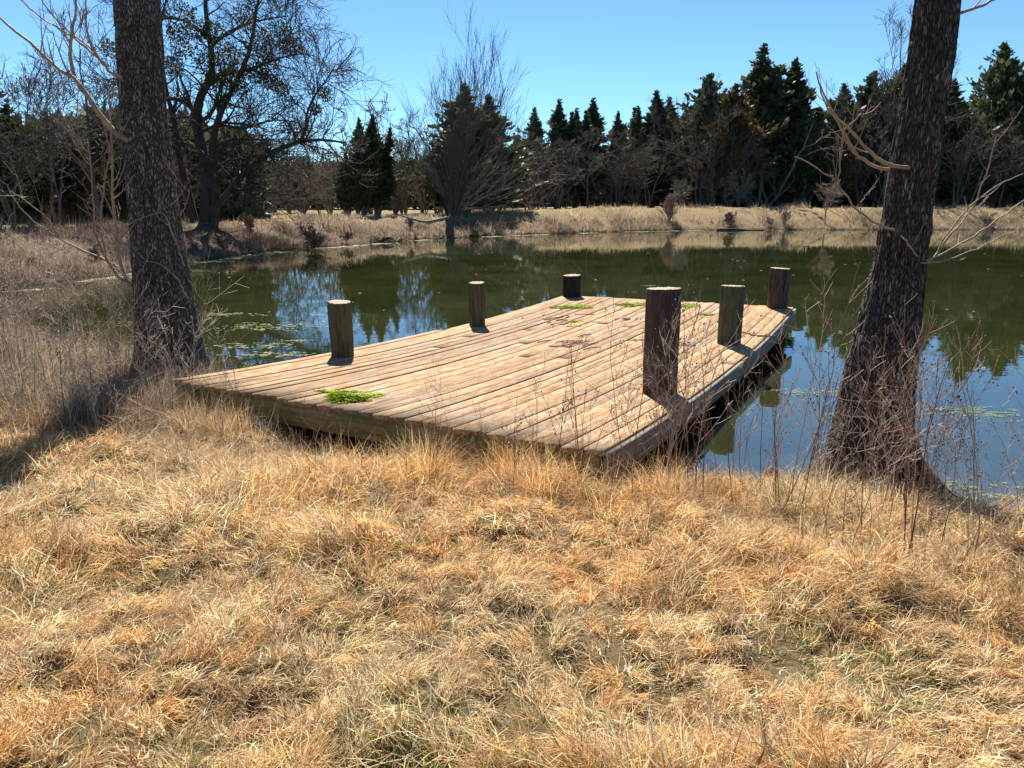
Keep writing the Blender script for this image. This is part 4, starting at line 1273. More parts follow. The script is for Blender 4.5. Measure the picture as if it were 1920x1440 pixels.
# ------------------------------------------------------------------ background trees
def cedar_mesh(seed, h=9.0, w=4.4, multi=1, nb=300, sp=26, shape=1.0):
    r = np.random.default_rng(seed)
    L = []
    tr = []
    VT, TT = [], []
    off = 0
    tops = [(0, 0, h)] + [(r.uniform(-.3, .3) * w, r.uniform(-.25, .25) * w, h * r.uniform(.62, .93)) for _ in range(multi - 1)]
    for ti, (tx, ty, thh) in enumerate(tops):
        k = 9
        zz = np.linspace(0, thh, k)
        st = np.stack([tx * (zz / thh) ** .6 + r.normal(0, .04, k), ty * (zz / thh) ** .6 + r.normal(0, .04, k), zz], -1)[None]
        R = (0.13 * (1 - zz / thh) + 0.012)[None]
        tr.append(tubes(st, R, 6))
        n = nb // multi if ti else nb
        t = r.uniform(0.05, 1.0, n) ** 0.85 * .995
        p, d, x = poly_sample(st, t[None]); p = p[0]
        lump = 0.72 + 0.56 * _hash(np.floor(t * 9), np.floor(t * 0), np.zeros(n), seed + ti)
        prof = np.minimum(((1 - t) * 1.25) ** (1.0 * shape), 1.0) * (0.6 + 0.4 * sstep(0.0, 0.2, t)) * lump
        ww = w / 2 * (1 if ti == 0 else .55)
        ln = np.maximum(ww * prof * r.uniform(0.45, 1.0, n) * np.where(r.random(n) < .16, 1.45, 1.0), 0.06)
        a = r.uniform(0, 2 * np.pi, n)
        el = np.radians(r.uniform(15, 50, n) + 22 * t)
        dr = np.stack([np.cos(a) * np.cos(el), np.sin(a) * np.cos(el), np.sin(el)], -1)
        pts = [p]
        for s in range(3):
            dr = unit(dr + np.array([0, 0, .12]) + r.normal(0, .1, (n, 3)))
            pts.append(pts[-1] + dr * (ln / 3)[:, None])
        Pb = np.stack(pts, 1)
        tr.append(tubes(Pb, np.linspace(.03, .006, 4)[None] * (ln / 2)[:, None].clip(.3, 1.2), 3))
        # sprays
        m_ = sp
        tt_ = 0.12 + 0.9 * r.random((n, m_)) ** 0.75
        q, dq, _ = poly_sample(Pb, np.clip(tt_, 0, .999))
        q = q.reshape(-1, 3); dq = dq.reshape(-1, 3)
        N = len(q)
        tn = np.repeat(1 - t, m_); q = q + r.normal(0, 1, (N, 3)) * (.03 + .10 * tn.clip(0, .6))[:, None]
        dv = unit(dq * 1.0 + r.normal(0, .42, (N, 3)) + np.array([0, 0, .45]))
        sl = r.uniform(.14, .44, N) * (.38 + .62 * sstep(.0, .3, tn))
        sd = unit(np.cross(dv, r.normal(size=(N, 3)))) * (sl * r.uniform(.16, .32, N))[:, None]
        A_ = q - dv * 0.1 * sl[:, None]; tip = q + dv * sl[:, None]; mid = q + dv * (0.42 * sl)[:, None]
        V = np.stack([A_, mid - sd, tip, mid + sd], 1).reshape(-1, 3)
        b = np.arange(N)[:, None] * 4 + off
        VT.append(V); TT.append(b + np.array([[0, 1, 2, 3]])); off += len(V)
    Vt, Qt = merge(tr)
    return (Vt, Qt), (np.concatenate(VT), np.concatenate(TT))

def bare_mesh(seed, h=8.0, spread=0.5, stems=1, lv=(9, 6, 5), up=0.12, twr=0.010, jit=.14, lowest=.2, rbase=.085):
    r = np.random.default_rng(seed)
    k = 9
    zz = np.linspace(0, 1, k)
    S0 = []
    for s in range(stems):
        a = r.uniform(0, 6.28); o = r.uniform(.1, .45) * spread * h * (stems > 1)
        S0.append(np.stack([np.cos(a) * o * zz ** 1.3 + np.cumsum(r.normal(0, .07, k)), np.sin(a) * o * zz ** 1.3 + np.cumsum(r.normal(0, .07, k)), h * zz * r.uniform(.8, 1.0)], -1))
    S0 = np.stack(S0); S0[:, 0, :2] *= .2
    R0 = (np.linspace(1, .15, k) * rbase / math.sqrt(stems))[None].repeat(stems, 0)
    a, ra = grow(S0, R0, r, lv[0], (lowest, .98), (28, 62), lr=(.30, .55), k=6, jit=jit, trop=(0, 0, up), rr=.5, rmin=.011)
    b_, rb = grow(a, ra, r, lv[1], (.15, 1), (25, 55), lr=(.32, .58), k=5, jit=jit, trop=(0, 0, up), rr=.5, rmin=twr)
    c_, rc = grow(b_, rb, r, lv[2], (.15, 1), (22, 55), lr=(.4, .75), k=4, jit=jit, trop=(0, 0, up * .8), rr=.7, rmin=twr * .8)
    return merge([tubes(S0, R0, 7), tubes(a, ra, 5)]), merge([tubes(b_, rb, 3), tubes(c_, rc, 3)])

def proto_tree(name, tr, cr, m1, m2, crname="crown"):
    root = bpy.data.objects.new(name, None); COL.objects.link(root)
    a = put("trunk", fast_mesh("trunk", tr[0], None, tr[1], m1), root)
    b_ = put(crname, fast_mesh(crname, cr[0], None, cr[1], m2), root)
    kids[root.name] = [a, b_]
    return root

used = {}
cedars = [proto_tree("cedar_tree", *cedar_mesh(1, 9, 4.4, 3, 280, 20), M['bare'], M['cedar'], "foliage"),
          proto_tree("cedar_tree", *cedar_mesh(2, 9, 5.6, 5, 320, 19, .9), M['bare'], M['cedar'], "foliage"),
          proto_tree("cedar_tree", *cedar_mesh(3, 9, 3.4, 2, 240, 20, 1.1), M['bare'], M['cedar'], "foliage"),
          proto_tree("cedar_tree", *cedar_mesh(4, 9, 6.0, 5, 300, 18, .85), M['bare'], M['cedar_rusty'], "foliage")]
bares = [proto_tree("bare_tree", *bare_mesh(11, 8, .5, 1, (13, 8, 6)), M['bare'], M['bare']),
         proto_tree("bare_tree", *bare_mesh(12, 8, .6, 4, (9, 6, 5)), M['bare'], M['bare']),
         proto_tree("bare_tree", *bare_mesh(13, 8, .5, 3, (10, 6, 5), .06, .011, .2), M['bare'], M['bare']),
         proto_tree("bare_tree", *bare_mesh(14, 8, .5, 5, (8, 6, 4), .12, .010, .12, .1), M['bare'], M['bare'])]
PH = {}
for c_ in cedars: PH[c_.name] = 9.0
for c_ in bares: PH[c_.name] = 8.0
rt = random.Random(4)
def plant(pr, u, vtop, Y, wscale, label, group):
    x = (u - 960) / F * (Y * math.cos(PITCH) + 0.3)
    zb = float(zground(np.array([x]), np.array([Y]))[0]) - 0.05
    top = P(u, vtop, Y)[2]
    h = top - zb
    s = h / PH[pr.name if pr.name in PH else pr.name]
    sc = (s * wscale, s * wscale, s)
    if pr.name not in used:
        used[pr.name] = 1
        pr.location = (x, Y, zb); pr.scale = sc; pr.rotation_euler = (0, 0, rt.uniform(0, 6.28))
        pr["label"] = label; pr["category"] = "tree"; pr["group"] = group
        return pr
    o = copy_tree(pr, (x, Y, zb), rt.uniform(0, 6.28), sc, label, group)
    return o
CG = "dark cedars beyond the pond"
CE = [
    (0, -8, 95, 27, 1.45, "dark cedar at the extreme left edge of the picture"),
    (1, 62, 215, 30, 1.43, "low dark cedar filling the gap left of the spotted trunk"),
    (3, 150, 250, 31, 1.50, "broad dark cedar just left of the spotted trunk, behind its twigs"),
    (1, 245, 270, 34, 1.43, "dark cedar mostly hidden behind the spotted trunk"),
    (0, 682, 222, 46, 1.38, "cedar with a forked top, between the big oak and the pond willow"),
    (2, 706, 216, 47, 1.80, "slim cedar spire right of the forked cedar, before the pond willow"),
    (1, 655, 285, 45, 1.17, "lower dark cedar at the foot of the forked cedar"),
    (0, 872, 158, 50, 2.35, "tall pointed cedar directly behind the pond willow"),
    (0, 915, 178, 52, 2.44, "cedar rising behind the right half of the pond willow"),
    (1, 838, 240, 51, 1.40, "lower cedar behind the left half of the pond willow"),
    (0, 1000, 203, 68, 1.52, "first cedar to the right of the pond willow"),
    (2, 1046, 188, 69, 1.88, "narrow spired cedar, second to the right of the pond willow"),
    (2, 1078, 205, 68, 1.80, "small narrow cedar between two taller spires above the dock"),
    (2, 1108, 186, 69, 2.03, "spiky cedar spire with drooping side branches above the dock"),
    (0, 1155, 210, 68, 1.45, "rounded cedar above the far left corner post of the dock"),
    (0, 1190, 200, 69, 1.45, "cedar left of the tall pointed pair above the tallest post"),
    (2, 1222, 172, 69, 2.10, "tall pointed cedar above the tallest post"),
    (2, 1246, 184, 70, 1.95, "cedar spire just right of the pointed cedar above the tallest post"),
    (1, 1318, 140, 66, 1.76, "wide dark cedar at the left end of the high clump"),
    (3, 1362, 160, 63, 1.61, "rusty brown cedar in the front of the high clump"),
    (0, 1412, 86, 67, 2.05, "tallest airy cedar of the high clump"),
    (0, 1466, 112, 67, 1.96, "second peak of the high clump, right of its tallest cedar"),
    (1, 1500, 200, 64, 1.49, "dark green cedar at the right end of the high clump"),
    (0, 1560, 158, 66, 1.96, "open cedar with loose branches right of the high clump"),
    (1, 1612, 135, 68, 1.58, "dark cedar behind the bare tree left of the right trunk"),
    (1, 1665, 120, 67, 1.58, "cedar just left of the right trunk, above the bank"),
    (3, 1560, 250, 63, 1.51, "low rusty cedar behind the pink cypress"),
    (0, 1755, 150, 66, 2.15, "cedar partly hidden by the right trunk, on its right side"),
    (1, 1842, 82, 66, 1.49, "tall conical cedar right of the right trunk"),
    (1, 1912, 102, 64, 1.58, "dark cedar at the extreme right edge of the picture"),
    (3, 1700, 215, 63, 1.51, "rusty cedar directly behind the right trunk"),
    (1, 1800, 240, 63, 1.76, "low dark cedar below the tall conical cedar"),
    (3, 2010, 120, 66, 1.25, "broad rusty cedar just outside the right edge"),
    (1, -120, 110, 30, 1.30, "broad cedar just outside the left edge"),
]
for k_, u, vt, Y, ws, lab in CE:
    plant(cedars[k_], u, vt, Y, ws, lab, CG)
BG = "bare trees beyond the pond"
BE = [
    (1, 30, 110, 26, 1.38, "bare tree with fine branches at the left edge behind the twigs"),
    (2, 110, 120, 28, 1.38, "bare tree between the left edge and the spotted trunk"),
    (0, 185, 90, 30, 1.38, "tall bare tree close left of the spotted trunk"),
    (3, 330, 230, 34, 1.26, "bare tree directly right of the spotted trunk"),
    (2, 450, 330, 42, 1.38, "low bare shrubby tree under the oak's long limb"),
    (0, 545, 290, 45, 1.26, "small dark bare tree right of the oak, in the field"),
    (1, 600, 300, 50, 1.49, "round bare tree between the oak and the forked cedar"),
    (3, 760, 212, 52, 1.26, "grey bare tree left of the pond willow"),
    (2, 800, 255, 50, 1.15, "second grey bare tree, touching the willow's left side"),
    (1, 745, 262, 49, 1.15, "low brown bare tree between the cedar spire and the pond willow"),
    (2, 985, 275, 64, 1.26, "bare tree just right of the pond willow"),
    (1, 1040, 262, 64, 1.38, "second bare tree to the right of the pond willow"),
    (0, 1100, 268, 63, 1.49, "third bare tree to the right of the pond willow"),
    (3, 1160, 255, 64, 1.38, "fourth bare tree to the right of the pond willow"),
    (2, 1215, 262, 63, 1.38, "bare tree in front of the pointed cedar, above the tallest post"),
    (1, 1275, 190, 66, 1.15, "brown bare tree at the left foot of the high clump"),
    (3, 1330, 215, 61, 1.38, "tangled grey bare tree in front of the high clump"),
    (2, 1400, 260, 61, 1.26, "bare brown tree in the middle front of the high clump"),
    (0, 1655, 88, 64, 1.15, "tall pale bare tree rising left of the right trunk"),
    (1, 1610, 190, 63, 1.15, "grey bare tree behind the pink cypress"),
    (3, 1790, 215, 61, 1.38, "pale twiggy bare tree right of the right trunk"),
    (2, 1870, 250, 61, 1.38, "low twiggy bare tree near the right edge"),
    (1, 1930, 200, 63, 1.26, "bare tree at the right edge of the picture"),
    (0, -60, 60, 28, 1.38, "bare tree just beyond the left edge"),
    (0, 395, 345, 37, 1.15, "small leafless sapling beside the oak's foot"),
    (3, 500, 320, 47, 1.38, "fine twigged bare tree in the field under the oak's limb"),
]
for k_, u, vt, Y, ws, lab in BE:
    plant(bares[k_], u, vt, Y, ws, lab, BG)

# undergrowth and far wood: one mass
def mass(seed, spots, h, name, label, mat, lv=(7, 4, 4), twr=.014):
    r = np.random.default_rng(seed)
    vs = []
    prot = []
    for s in range(4):
        t_, c_ = bare_mesh(seed + s, 4.0, .7, 3, lv, .05, twr, .24, .02, .1)
        prot.append(merge([t_, c_]))
    for (x, y) in spots:
        V, Q = prot[r.integers(0, 4)]
        a = r.uniform(0, 6.28); sc = r.uniform(*h) / 4.0; sw = sc * r.uniform(1.0, 1.7)
        z = float(zground(np.array([x]), np.array([y]))[0])
        c_, s_ = math.cos(a), math.sin(a)
        W_ = np.stack([(V[:, 0] * c_ - V[:, 1] * s_) * sw + x, (V[:, 0] * s_ + V[:, 1] * c_) * sw + y, V[:, 2] * sc + z], -1)
        vs.append((W_, Q))
    V, Q = merge(vs)
    print(name, len(Q) * 2)
    return put(name, fast_mesh(name, V, None, Q, mat), kind="stuff", label=label)
r = np.random.default_rng(77)
spots = [(x + r.normal(0, .8), 66 + r.uniform(-2, 5)) for x in np.linspace(-2, 56, 30)]
spots = [(x, y - 2.5) for x, y in spots] + [(x + 1, y + 1) for x, y in spots[::4]]
spots += [(x + r.normal(0, .5), 58 + r.uniform(-3, 5)) for x in np.linspace(-22, 2, 22)]
mass(50, spots, (4.0, 7.0), "undergrowth", "tangled grey brown undergrowth along the foot of the far trees", M['bare'], (5, 4, 2))
spots = [(x + r.normal(0, .5), 34 + r.uniform(-3, 4)) for x in np.linspace(-30, -15, 12)]
mass(60, spots, (3.0, 5.5), "undergrowth", "dark undergrowth behind the left bank", M['bare'], (5, 4, 2))

def wood(seed, n, f, name, label):
    """dense far cedars and scrub as one mass"""
    r = np.random.default_rng(seed)
    x, y, z0, hh = f(r, n)
    zz = z0 + hh * r.random(n) ** 1.1
    q = np.stack([x, y, zz], -1)
    dv = unit(r.normal(0, .6, (n, 3)) + np.array([0, 0, .5])); sl = r.uniform(.5, 1.2, n)
    sd = unit(np.cross(dv, r.normal(size=(n, 3)))) * (sl * r.uniform(.15, .32, n))[:, None]
    V = np.stack([q, q + dv * .4 * sl[:, None] - sd, q + dv * sl[:, None], q + dv * .4 * sl[:, None] + sd], 1).reshape(-1, 3)
    Q = np.arange(n)[:, None] * 4 + np.array([[0, 1, 2, 3]])
    return put(name, fast_mesh(name, V, None, Q, M['cedar']), kind="stuff", label=label)
def fr(r, n):
    x = r.uniform(-26, 70, n); y = 80 + r.uniform(0, 7, n)
    hh = 4.2 + (3.2 + 3.5 * sstep(24, 34, x)) * n2(x, x * 0, 0.28, 5, 3) * sstep(-4, 8, x)
    return x, y, np.full(n, 1.0), hh
wood(5, 36000, fr, "far_wood", "dense dark wood closing the view behind the far trees")
def fr3(r, n):
    x = r.uniform(15.5, 66, n); y = 69 + r.uniform(0, 4, n)
    hh = (4.0 + 5.5 * n2(x, x * 0, 0.45, 15, 2)) * (0.75 + .25 * sstep(15, 22, x))
    return x, y, np.full(n, 1.2), hh
wood(7, 46000, fr3, "cedar_thicket", "dense dark green cedar thicket between the tall cedars on the right")
def fr2(r, n):
    x = r.uniform(-40, -13.5, n); y = 38 + r.uniform(0, 6, n) + (x + 13) * -0.1
    hh = 2.5 + 4.5 * n2(x, x * 0, 0.28, 6, 3)
    return x, y, np.full(n, .8), hh
wood(6, 20000, fr2, "far_wood", "dense dark wood behind the left bank")

# ------------------------------------------------------------------ big oak
def oak():
    r = np.random.default_rng(9)
    Y = 33.0
    c0 = P(388, 415, Y); c0[2] = float(zground(np.array([c0[0]]), np.array([c0[1]]))[0]) - .05
    root = put("oak_tree", None, loc=tuple(c0), label="big spreading bare oak with dark trunk and mistletoe on the left bank", cat="tree")
    def L(pts, r0, r1, ys=0, Y0=Y):
        pl, R = px_branch(pts, Y0, r0 * .74, r1 * .7, yspread=ys); return resample(pl, R, 14)
    limbs = [
        L([(385, 420), (388, 360), (384, 300), (372, 250), (365, 205), (385, 165), (400, 130), (392, 70), (385, 10), (390, -60), (400, -120)], .36, .05, .5),
        L([(402, 420), (405, 340), (398, 280), (410, 220), (440, 160), (470, 90), (480, 20), (500, -60)], .26, .04, -1.5),
        L([(366, 420), (350, 350), (335, 290), (330, 240), (310, 160), (300, 60), (320, -30)], .24, .04, 1.5),
        L([(395, 395), (420, 372), (445, 340), (470, 312), (510, 285), (555, 268), (600, 262), (650, 268)], .24, .05, -2),
        L([(555, 268), (572, 250), (575, 215), (590, 180), (612, 150), (630, 120)], .09, .025, -2, Y - 1.6),
        L([(420, 373), (450, 356), (468, 358)], .12, .06, -.5),
        L([(366, 208), (345, 190), (318, 185), (280, 190), (230, 150), (200, 150)], .16, .04, 1.5),
        L([(385, 165), (420, 140), (470, 130), (520, 110), (570, 100)], .13, .03, -1.5),
        L([(372, 250), (410, 235), (460, 240), (510, 225), (560, 230)], .12, .03, 1.5),
        L([(392, 90), (430, 60), (480, 40), (540, 30)], .10, .03, 1),
        L([(388, 70), (350, 40), (310, 30), (270, -10)], .10, .03, -1),
        L([(384, 300), (350, 270), (335, 265), (300, 250)], .09, .03, -1.5),
        L([(405, 330), (440, 300), (490, 290), (540, 300)], .09, .03, 1.8),
        L([(398, 280), (430, 262), (470, 262), (520, 262)], .09, .03, -1.8),
    ]
    Pn = np.stack([a for a, _ in limbs]); R = np.stack([b for _, b in limbs])
    a, ra = grow(Pn[:, 4:], R[:, 4:], r, 20, (.05, 1), (35, 78), length=(1.0, 3.0), k=7, jit=.22, trop=(0, 0, .03), rr=.5, rmin=.014)
    b_, rb = grow(a, ra, r, 7, (.15, 1), (30, 65), lr=(.4, .7), k=5, jit=.24, trop=(0, 0, .04), rr=.55, rmin=.010)
    c_, rc = grow(b_, rb, r, 4, (.15, 1), (25, 60), lr=(.5, .9), k=4, jit=.2, trop=(0, 0, .08), rr=.6, rmin=.006)
    V, Q = tubes(Pn, R, 10)
    put("trunk", fast_mesh("trunk", V - c0, None, Q, M['oakbark'], smooth=True), root)
    V, Q = merge([tubes(a, ra, 4), tubes(b_, rb, 3), tubes(c_, rc, 3)])
    print("oak", len(Q) * 2)
    put("crown", fast_mesh("crown", V - c0, None, Q, M['oakbark']), root)
    # mistletoe clumps: leaf-sized faces round points of the limbs
    cl = [(520, 62, .7), (545, 85, .5), (440, 120, .8), (420, 100, .7), (400, 150, .5), (475, 75, .7), (500, 110, .6), (340, 90, .5), (325, 125, .5), (370, 60, .5), (530, 165, .4), (450, 165, .6),
          (480, 135, .5), (610, 175, .35), (592, 205, .3), (400, 60, .5), (430, 150, .6), (350, 30, .5), (460, 30, .6), (330, 60, .4), (380, 110, .6), (505, 150, .45), (205, 90, .4), (415, 190, .4)]
    q, dv = [], []
    for u, v, s in cl:
        cc = P(u, v, Y + r.uniform(-1.5, 1.0)); n = int(900 * s)
        dd = unit(r.normal(size=(n, 3))); rad = s * .85 * r.random(n)[:, None] ** .5
        q.append(cc + dd * rad); dv.append(unit(dd + r.normal(0, .5, (n, 3))))
    q = np.concatenate(q); dv = np.concatenate(dv); n = len(q)
    sl = r.uniform(.05, .12, n); sd = unit(np.cross(dv, r.normal(size=(n, 3)))) * (sl * .35)[:, None]
    V = np.stack([q, q + dv * .5 * sl[:, None] - sd, q + dv * sl[:, None], q + dv * .5 * sl[:, None] + sd], 1).reshape(-1, 3)
    Q = np.arange(n)[:, None] * 4 + np.array([[0, 1, 2, 3]])
    put("mistletoe", fast_mesh("mistletoe", V - c0, None, Q, M['mistletoe']), root)
oak()

# ------------------------------------------------------------------ pond willow and its broken limb
def willow():
    r = np.random.default_rng(19)
    Y = 41.2
    c0 = P(846, 446, Y); c0[2] = 0.0
    root = put("willow_tree", None, loc=tuple(c0), label="bare fan-shaped willow standing at the far waterline", cat="tree")
    def L(pts, r0, r1, ys=0):
        pl, R = px_branch(pts, Y, r0, r1, yspread=ys); return resample(pl, R, 12)
    trunk_ = [L([(846, 450), (843, 435), (845, 418), (850, 405)], .26, .2), L([(843, 440), (842, 425), (838, 410)], .16, .12), L([(850, 408), (870, 396), (895, 390), (930, 388)], .09, .02, -1)]
    tips = [(800, 270), (812, 225), (828, 190), (845, 150), (865, 110), (885, 82), (902, 100), (920, 130), (945, 165), (960, 210), (972, 250), (965, 300), (950, 340), (890, 130), (850, 200), (800, 320), (930, 200), (905, 170), (870, 180), (960, 360),
            (875, 95), (896, 92), (912, 115), (938, 150), (955, 190), (835, 170), (820, 210), (808, 300), (940, 260), (915, 300)]
    limbs = []
    for i, (u, v) in enumerate(tips):
        mu = 848 + (u - 848) * r.uniform(.45, .62); mv = 405 + (v - 405) * r.uniform(.40, .52)
        limbs.append(L([(850 + (u - 870) * .03, 408), (849 + (u - 848) * .25, 405 + (v - 405) * .2), (mu, mv), (848 + (u - 848) * .85, 405 + (v - 405) * .75), (u, v)], .045 if i < 15 else .028, .007, r.uniform(-2.4, 2.4)))
    Pn = np.stack([a for a, _ in limbs]); R = np.stack([b for _, b in limbs])
    a, ra = grow(Pn, R, r, 13, (.15, 1), (12, 38), length=(1.0, 2.6), k=6, jit=.08, trop=(0, 0, .10), rr=.45, rmin=.007)
    b_, rb = grow(a, ra, r, 6, (.1, 1), (12, 40), lr=(.35, .7), k=4, jit=.08, trop=(0, 0, .10), rr=.6, rmin=.005)
    V, Q = merge([tubes(np.stack([x for x, _ in trunk_]), np.stack([x for _, x in trunk_]), 9), tubes(Pn, R, 6)])
    put("trunk", fast_mesh("trunk", V - c0, None, Q, M['willow'], smooth=True), root)
    V, Q = merge([tubes(a, ra, 4), tubes(b_, rb, 3)])
    print("willow", len(Q) * 2)
    put("crown", fast_mesh("crown", V - c0, None, Q, M['willow']), root)
    bl, br_ = resample(*px_branch([(838, 409), (815, 414), (795, 416), (775, 411), (748, 403)], Y, .1, .035, yspread=-1), 12)
    b2, br2 = resample(*px_branch([(812, 416), (803, 420), (798, 418)], Y, .05, .02), 12)
    V, Q = merge([tubes(bl[None], br_[None], 8), tubes(b2[None], br2[None], 6)])
    o = put("broken_limb", fast_mesh("broken_limb", V - c0, None, Q, M['deadwood'], smooth=True), root)
    o["label"] = "pale dead limb broken out sideways"
willow()

# ------------------------------------------------------------------ small things on the banks
def twiggy(name, u, v, hpx, Y, seed, mat, label, cat, stems=6, lv=(7, 5, 3), spread=.9, up=.1, twr=.012, lowest=.1, z=None, rb=.06):
    c = P(u, v, Y)
    c[2] = float(zground(np.array([c[0]]), np.array([c[1]]))[0]) if z is None else z
    h = P(u, v - hpx, Y)[2] - c[2]
    t_, c_ = bare_mesh(seed, 3.0, spread, stems, lv, up, twr * 3 / max(h, .3), .16, lowest, rb * 3 / max(h, .3))
    s = h / 3.0
    root = put(name, None, loc=tuple(c), label=label, cat=cat)
    a = put("stem", fast_mesh("stem", t_[0] * s, None, t_[1], mat), root)
    b_ = put("twigs", fast_mesh("twigs", c_[0] * s, None, c_[1], mat), root)
    return root
twiggy("young_cypress", 1546, 425, 78, 52.5, 31, M['cypress'], "small pinkish bare cypress on the far bank", "tree", 1, (22, 7, 4), .5, .02, .011, .25)
twiggy("shrub", 1255, 425, 60, 51.8, 32, M['cypress'], "tall wispy brown shrub at the far waterline", "shrub", 7, (9, 6, 3), .8, .12)
twiggy("shrub", 1366, 428, 28, 51.6, 33, M['knee'], "small round dark shrub at the far waterline", "shrub", 8, (9, 6, 3), 1.2, .0)
twiggy("shrub", 590, 458, 34, 32.0, 34, M['bare'], "brown bush on the edge of the left bank", "shrub", 9, (9, 6, 4), 1.3, .02, .007, rb=.03)
twiggy("shrub", 470, 430, 26, 33.5, 35, M['knee'], "dark brown bush in front of the oak on the bank slope", "shrub", 8, (8, 5, 3), 1.4, .03)
twiggy("shrub", 1470, 425, 34, 52.0, 36, M['cypress'], "thin reddish weed clump left of the pink cypress", "shrub", 6, (6, 4, 3), .6, .12)
twiggy("shrub", 770, 440, 34, 41.0, 37, M['deadwood'], "straw coloured weed clump left of the willow", "shrub", 8, (7, 4, 2), .9, .1)
twiggy("shrub", 1385, 385, 60, 60, 38, M['deadwood'], "pale leafless brush at the foot of the far trees", "shrub", 8, (7, 5, 3), 1.2, .05)
twiggy("shrub", 1280, 385, 50, 60, 39, M['deadwood'], "pale leafless brush behind the wispy brown shrub", "shrub", 8, (7, 5, 3), 1.2, .05)
for i_, (u_, v_, h_, y_, m_, lab_) in enumerate([
    (1440, 428, 18, 51.8, 'deadwood', "pale weed clump behind the driftwood's right end"),
    (1850, 427, 26, 52.0, 'deadwood', "pale reedy clump on the far bank near the right edge"),
    (940, 440, 24, 44.0, 'deadwood', "tall straw clump on the far waterline right of the willow"),
    (890, 444, 18, 43.0, 'bare', "low brown clump beside the willow's foot"),
    (650, 460, 26, 34.8, 'bare', "dark brambles on the left bank before the dead stump"),
    (420, 470, 30, 28.5, 'bare', "brown brambles on the left bank slope right of the spotted trunk"),
    (180, 500, 34, 22.0, 'bare', "brown bramble mound on the left bank behind the twigs"),
    (60, 520, 34, 19.5, 'knee', "reddish bramble mound on the left bank at the picture's edge")]):
    twiggy("weed_clump", u_, v_, h_, y_, 60 + i_, M[m_], lab_, "shrub", 7, (8, 5, 3), 1.5, .03, .009 if y_ > 30 else .006, rb=.03)
def stump():
    c = G(715, 455, 0.0)
    rg = np.random.default_rng(3)
    root = put("dead_stump", None, loc=tuple(c), label="dark tangled dead stump lying at the waterline of the left bank", cat="stump")
    L = []
    for i in range(9):
        a = rg.uniform(-.6, 3.7); ln = rg.uniform(.4, 1.0)
        k = 6; t = np.linspace(0, 1, k)
        p = np.stack([np.cos(a) * ln * t * 1.1, np.sin(a) * ln * t * .4 - .1, .05 + .24 * np.sin(t * 2.2 + .3) * rg.uniform(.2, 1)], -1) + rg.normal(0, .03, (k, 3))
        me = tubes(p[None], np.linspace(.12, .03, k)[None], 7)
        put("root_arm", fast_mesh("root_arm", me[0], None, me[1], M['oakbark'], smooth=True), root)
stump()
def logb(name, px, Y, r0, label, mat):
    pl, R = px_branch(px, Y, r0, r0 * .5); pl, R = resample(pl, R, 12)
    V, Q = tubes(pl[None], R[None], 8)
    put(name, fast_mesh(name, V - pl[0], None, Q, mat, smooth=True), loc=tuple(pl[0]), label=label, cat="log")
logb("driftwood", [(1345, 431), (1375, 430), (1405, 432), (1432, 431)], 50.6, .09, "dark driftwood lying in the water before the small dark shrub", M['oakbark'])
# grey stones under the cedar left
def rock(u, v, Y, s, label, seed):
    c = P(u, v, Y); c[2] = float(zground(np.array([c[0]]), np.array([c[1]]))[0])
    me = bpy.data.meshes.new("rock")
    import bmesh
    bm = bmesh.new(); bmesh.ops.create_icosphere(bm, subdivisions=2, radius=s)
    rg = random.Random(seed)
    for v_ in bm.verts:
        v_.co *= rg.uniform(.8, 1.15); v_.co.z *= .5; v_.co.x *= 1.4
    bm.to_mesh(me); bm.free(); me.materials.append(M['deadwood'])
    put("rock", me, loc=tuple(c), label=label, cat="rock")
rock(560, 405, 42, .45, "larger grey stone in the field right of the oak", 1)
rock(583, 406, 42, .3, "smaller grey stone beside the larger one in the field", 2)

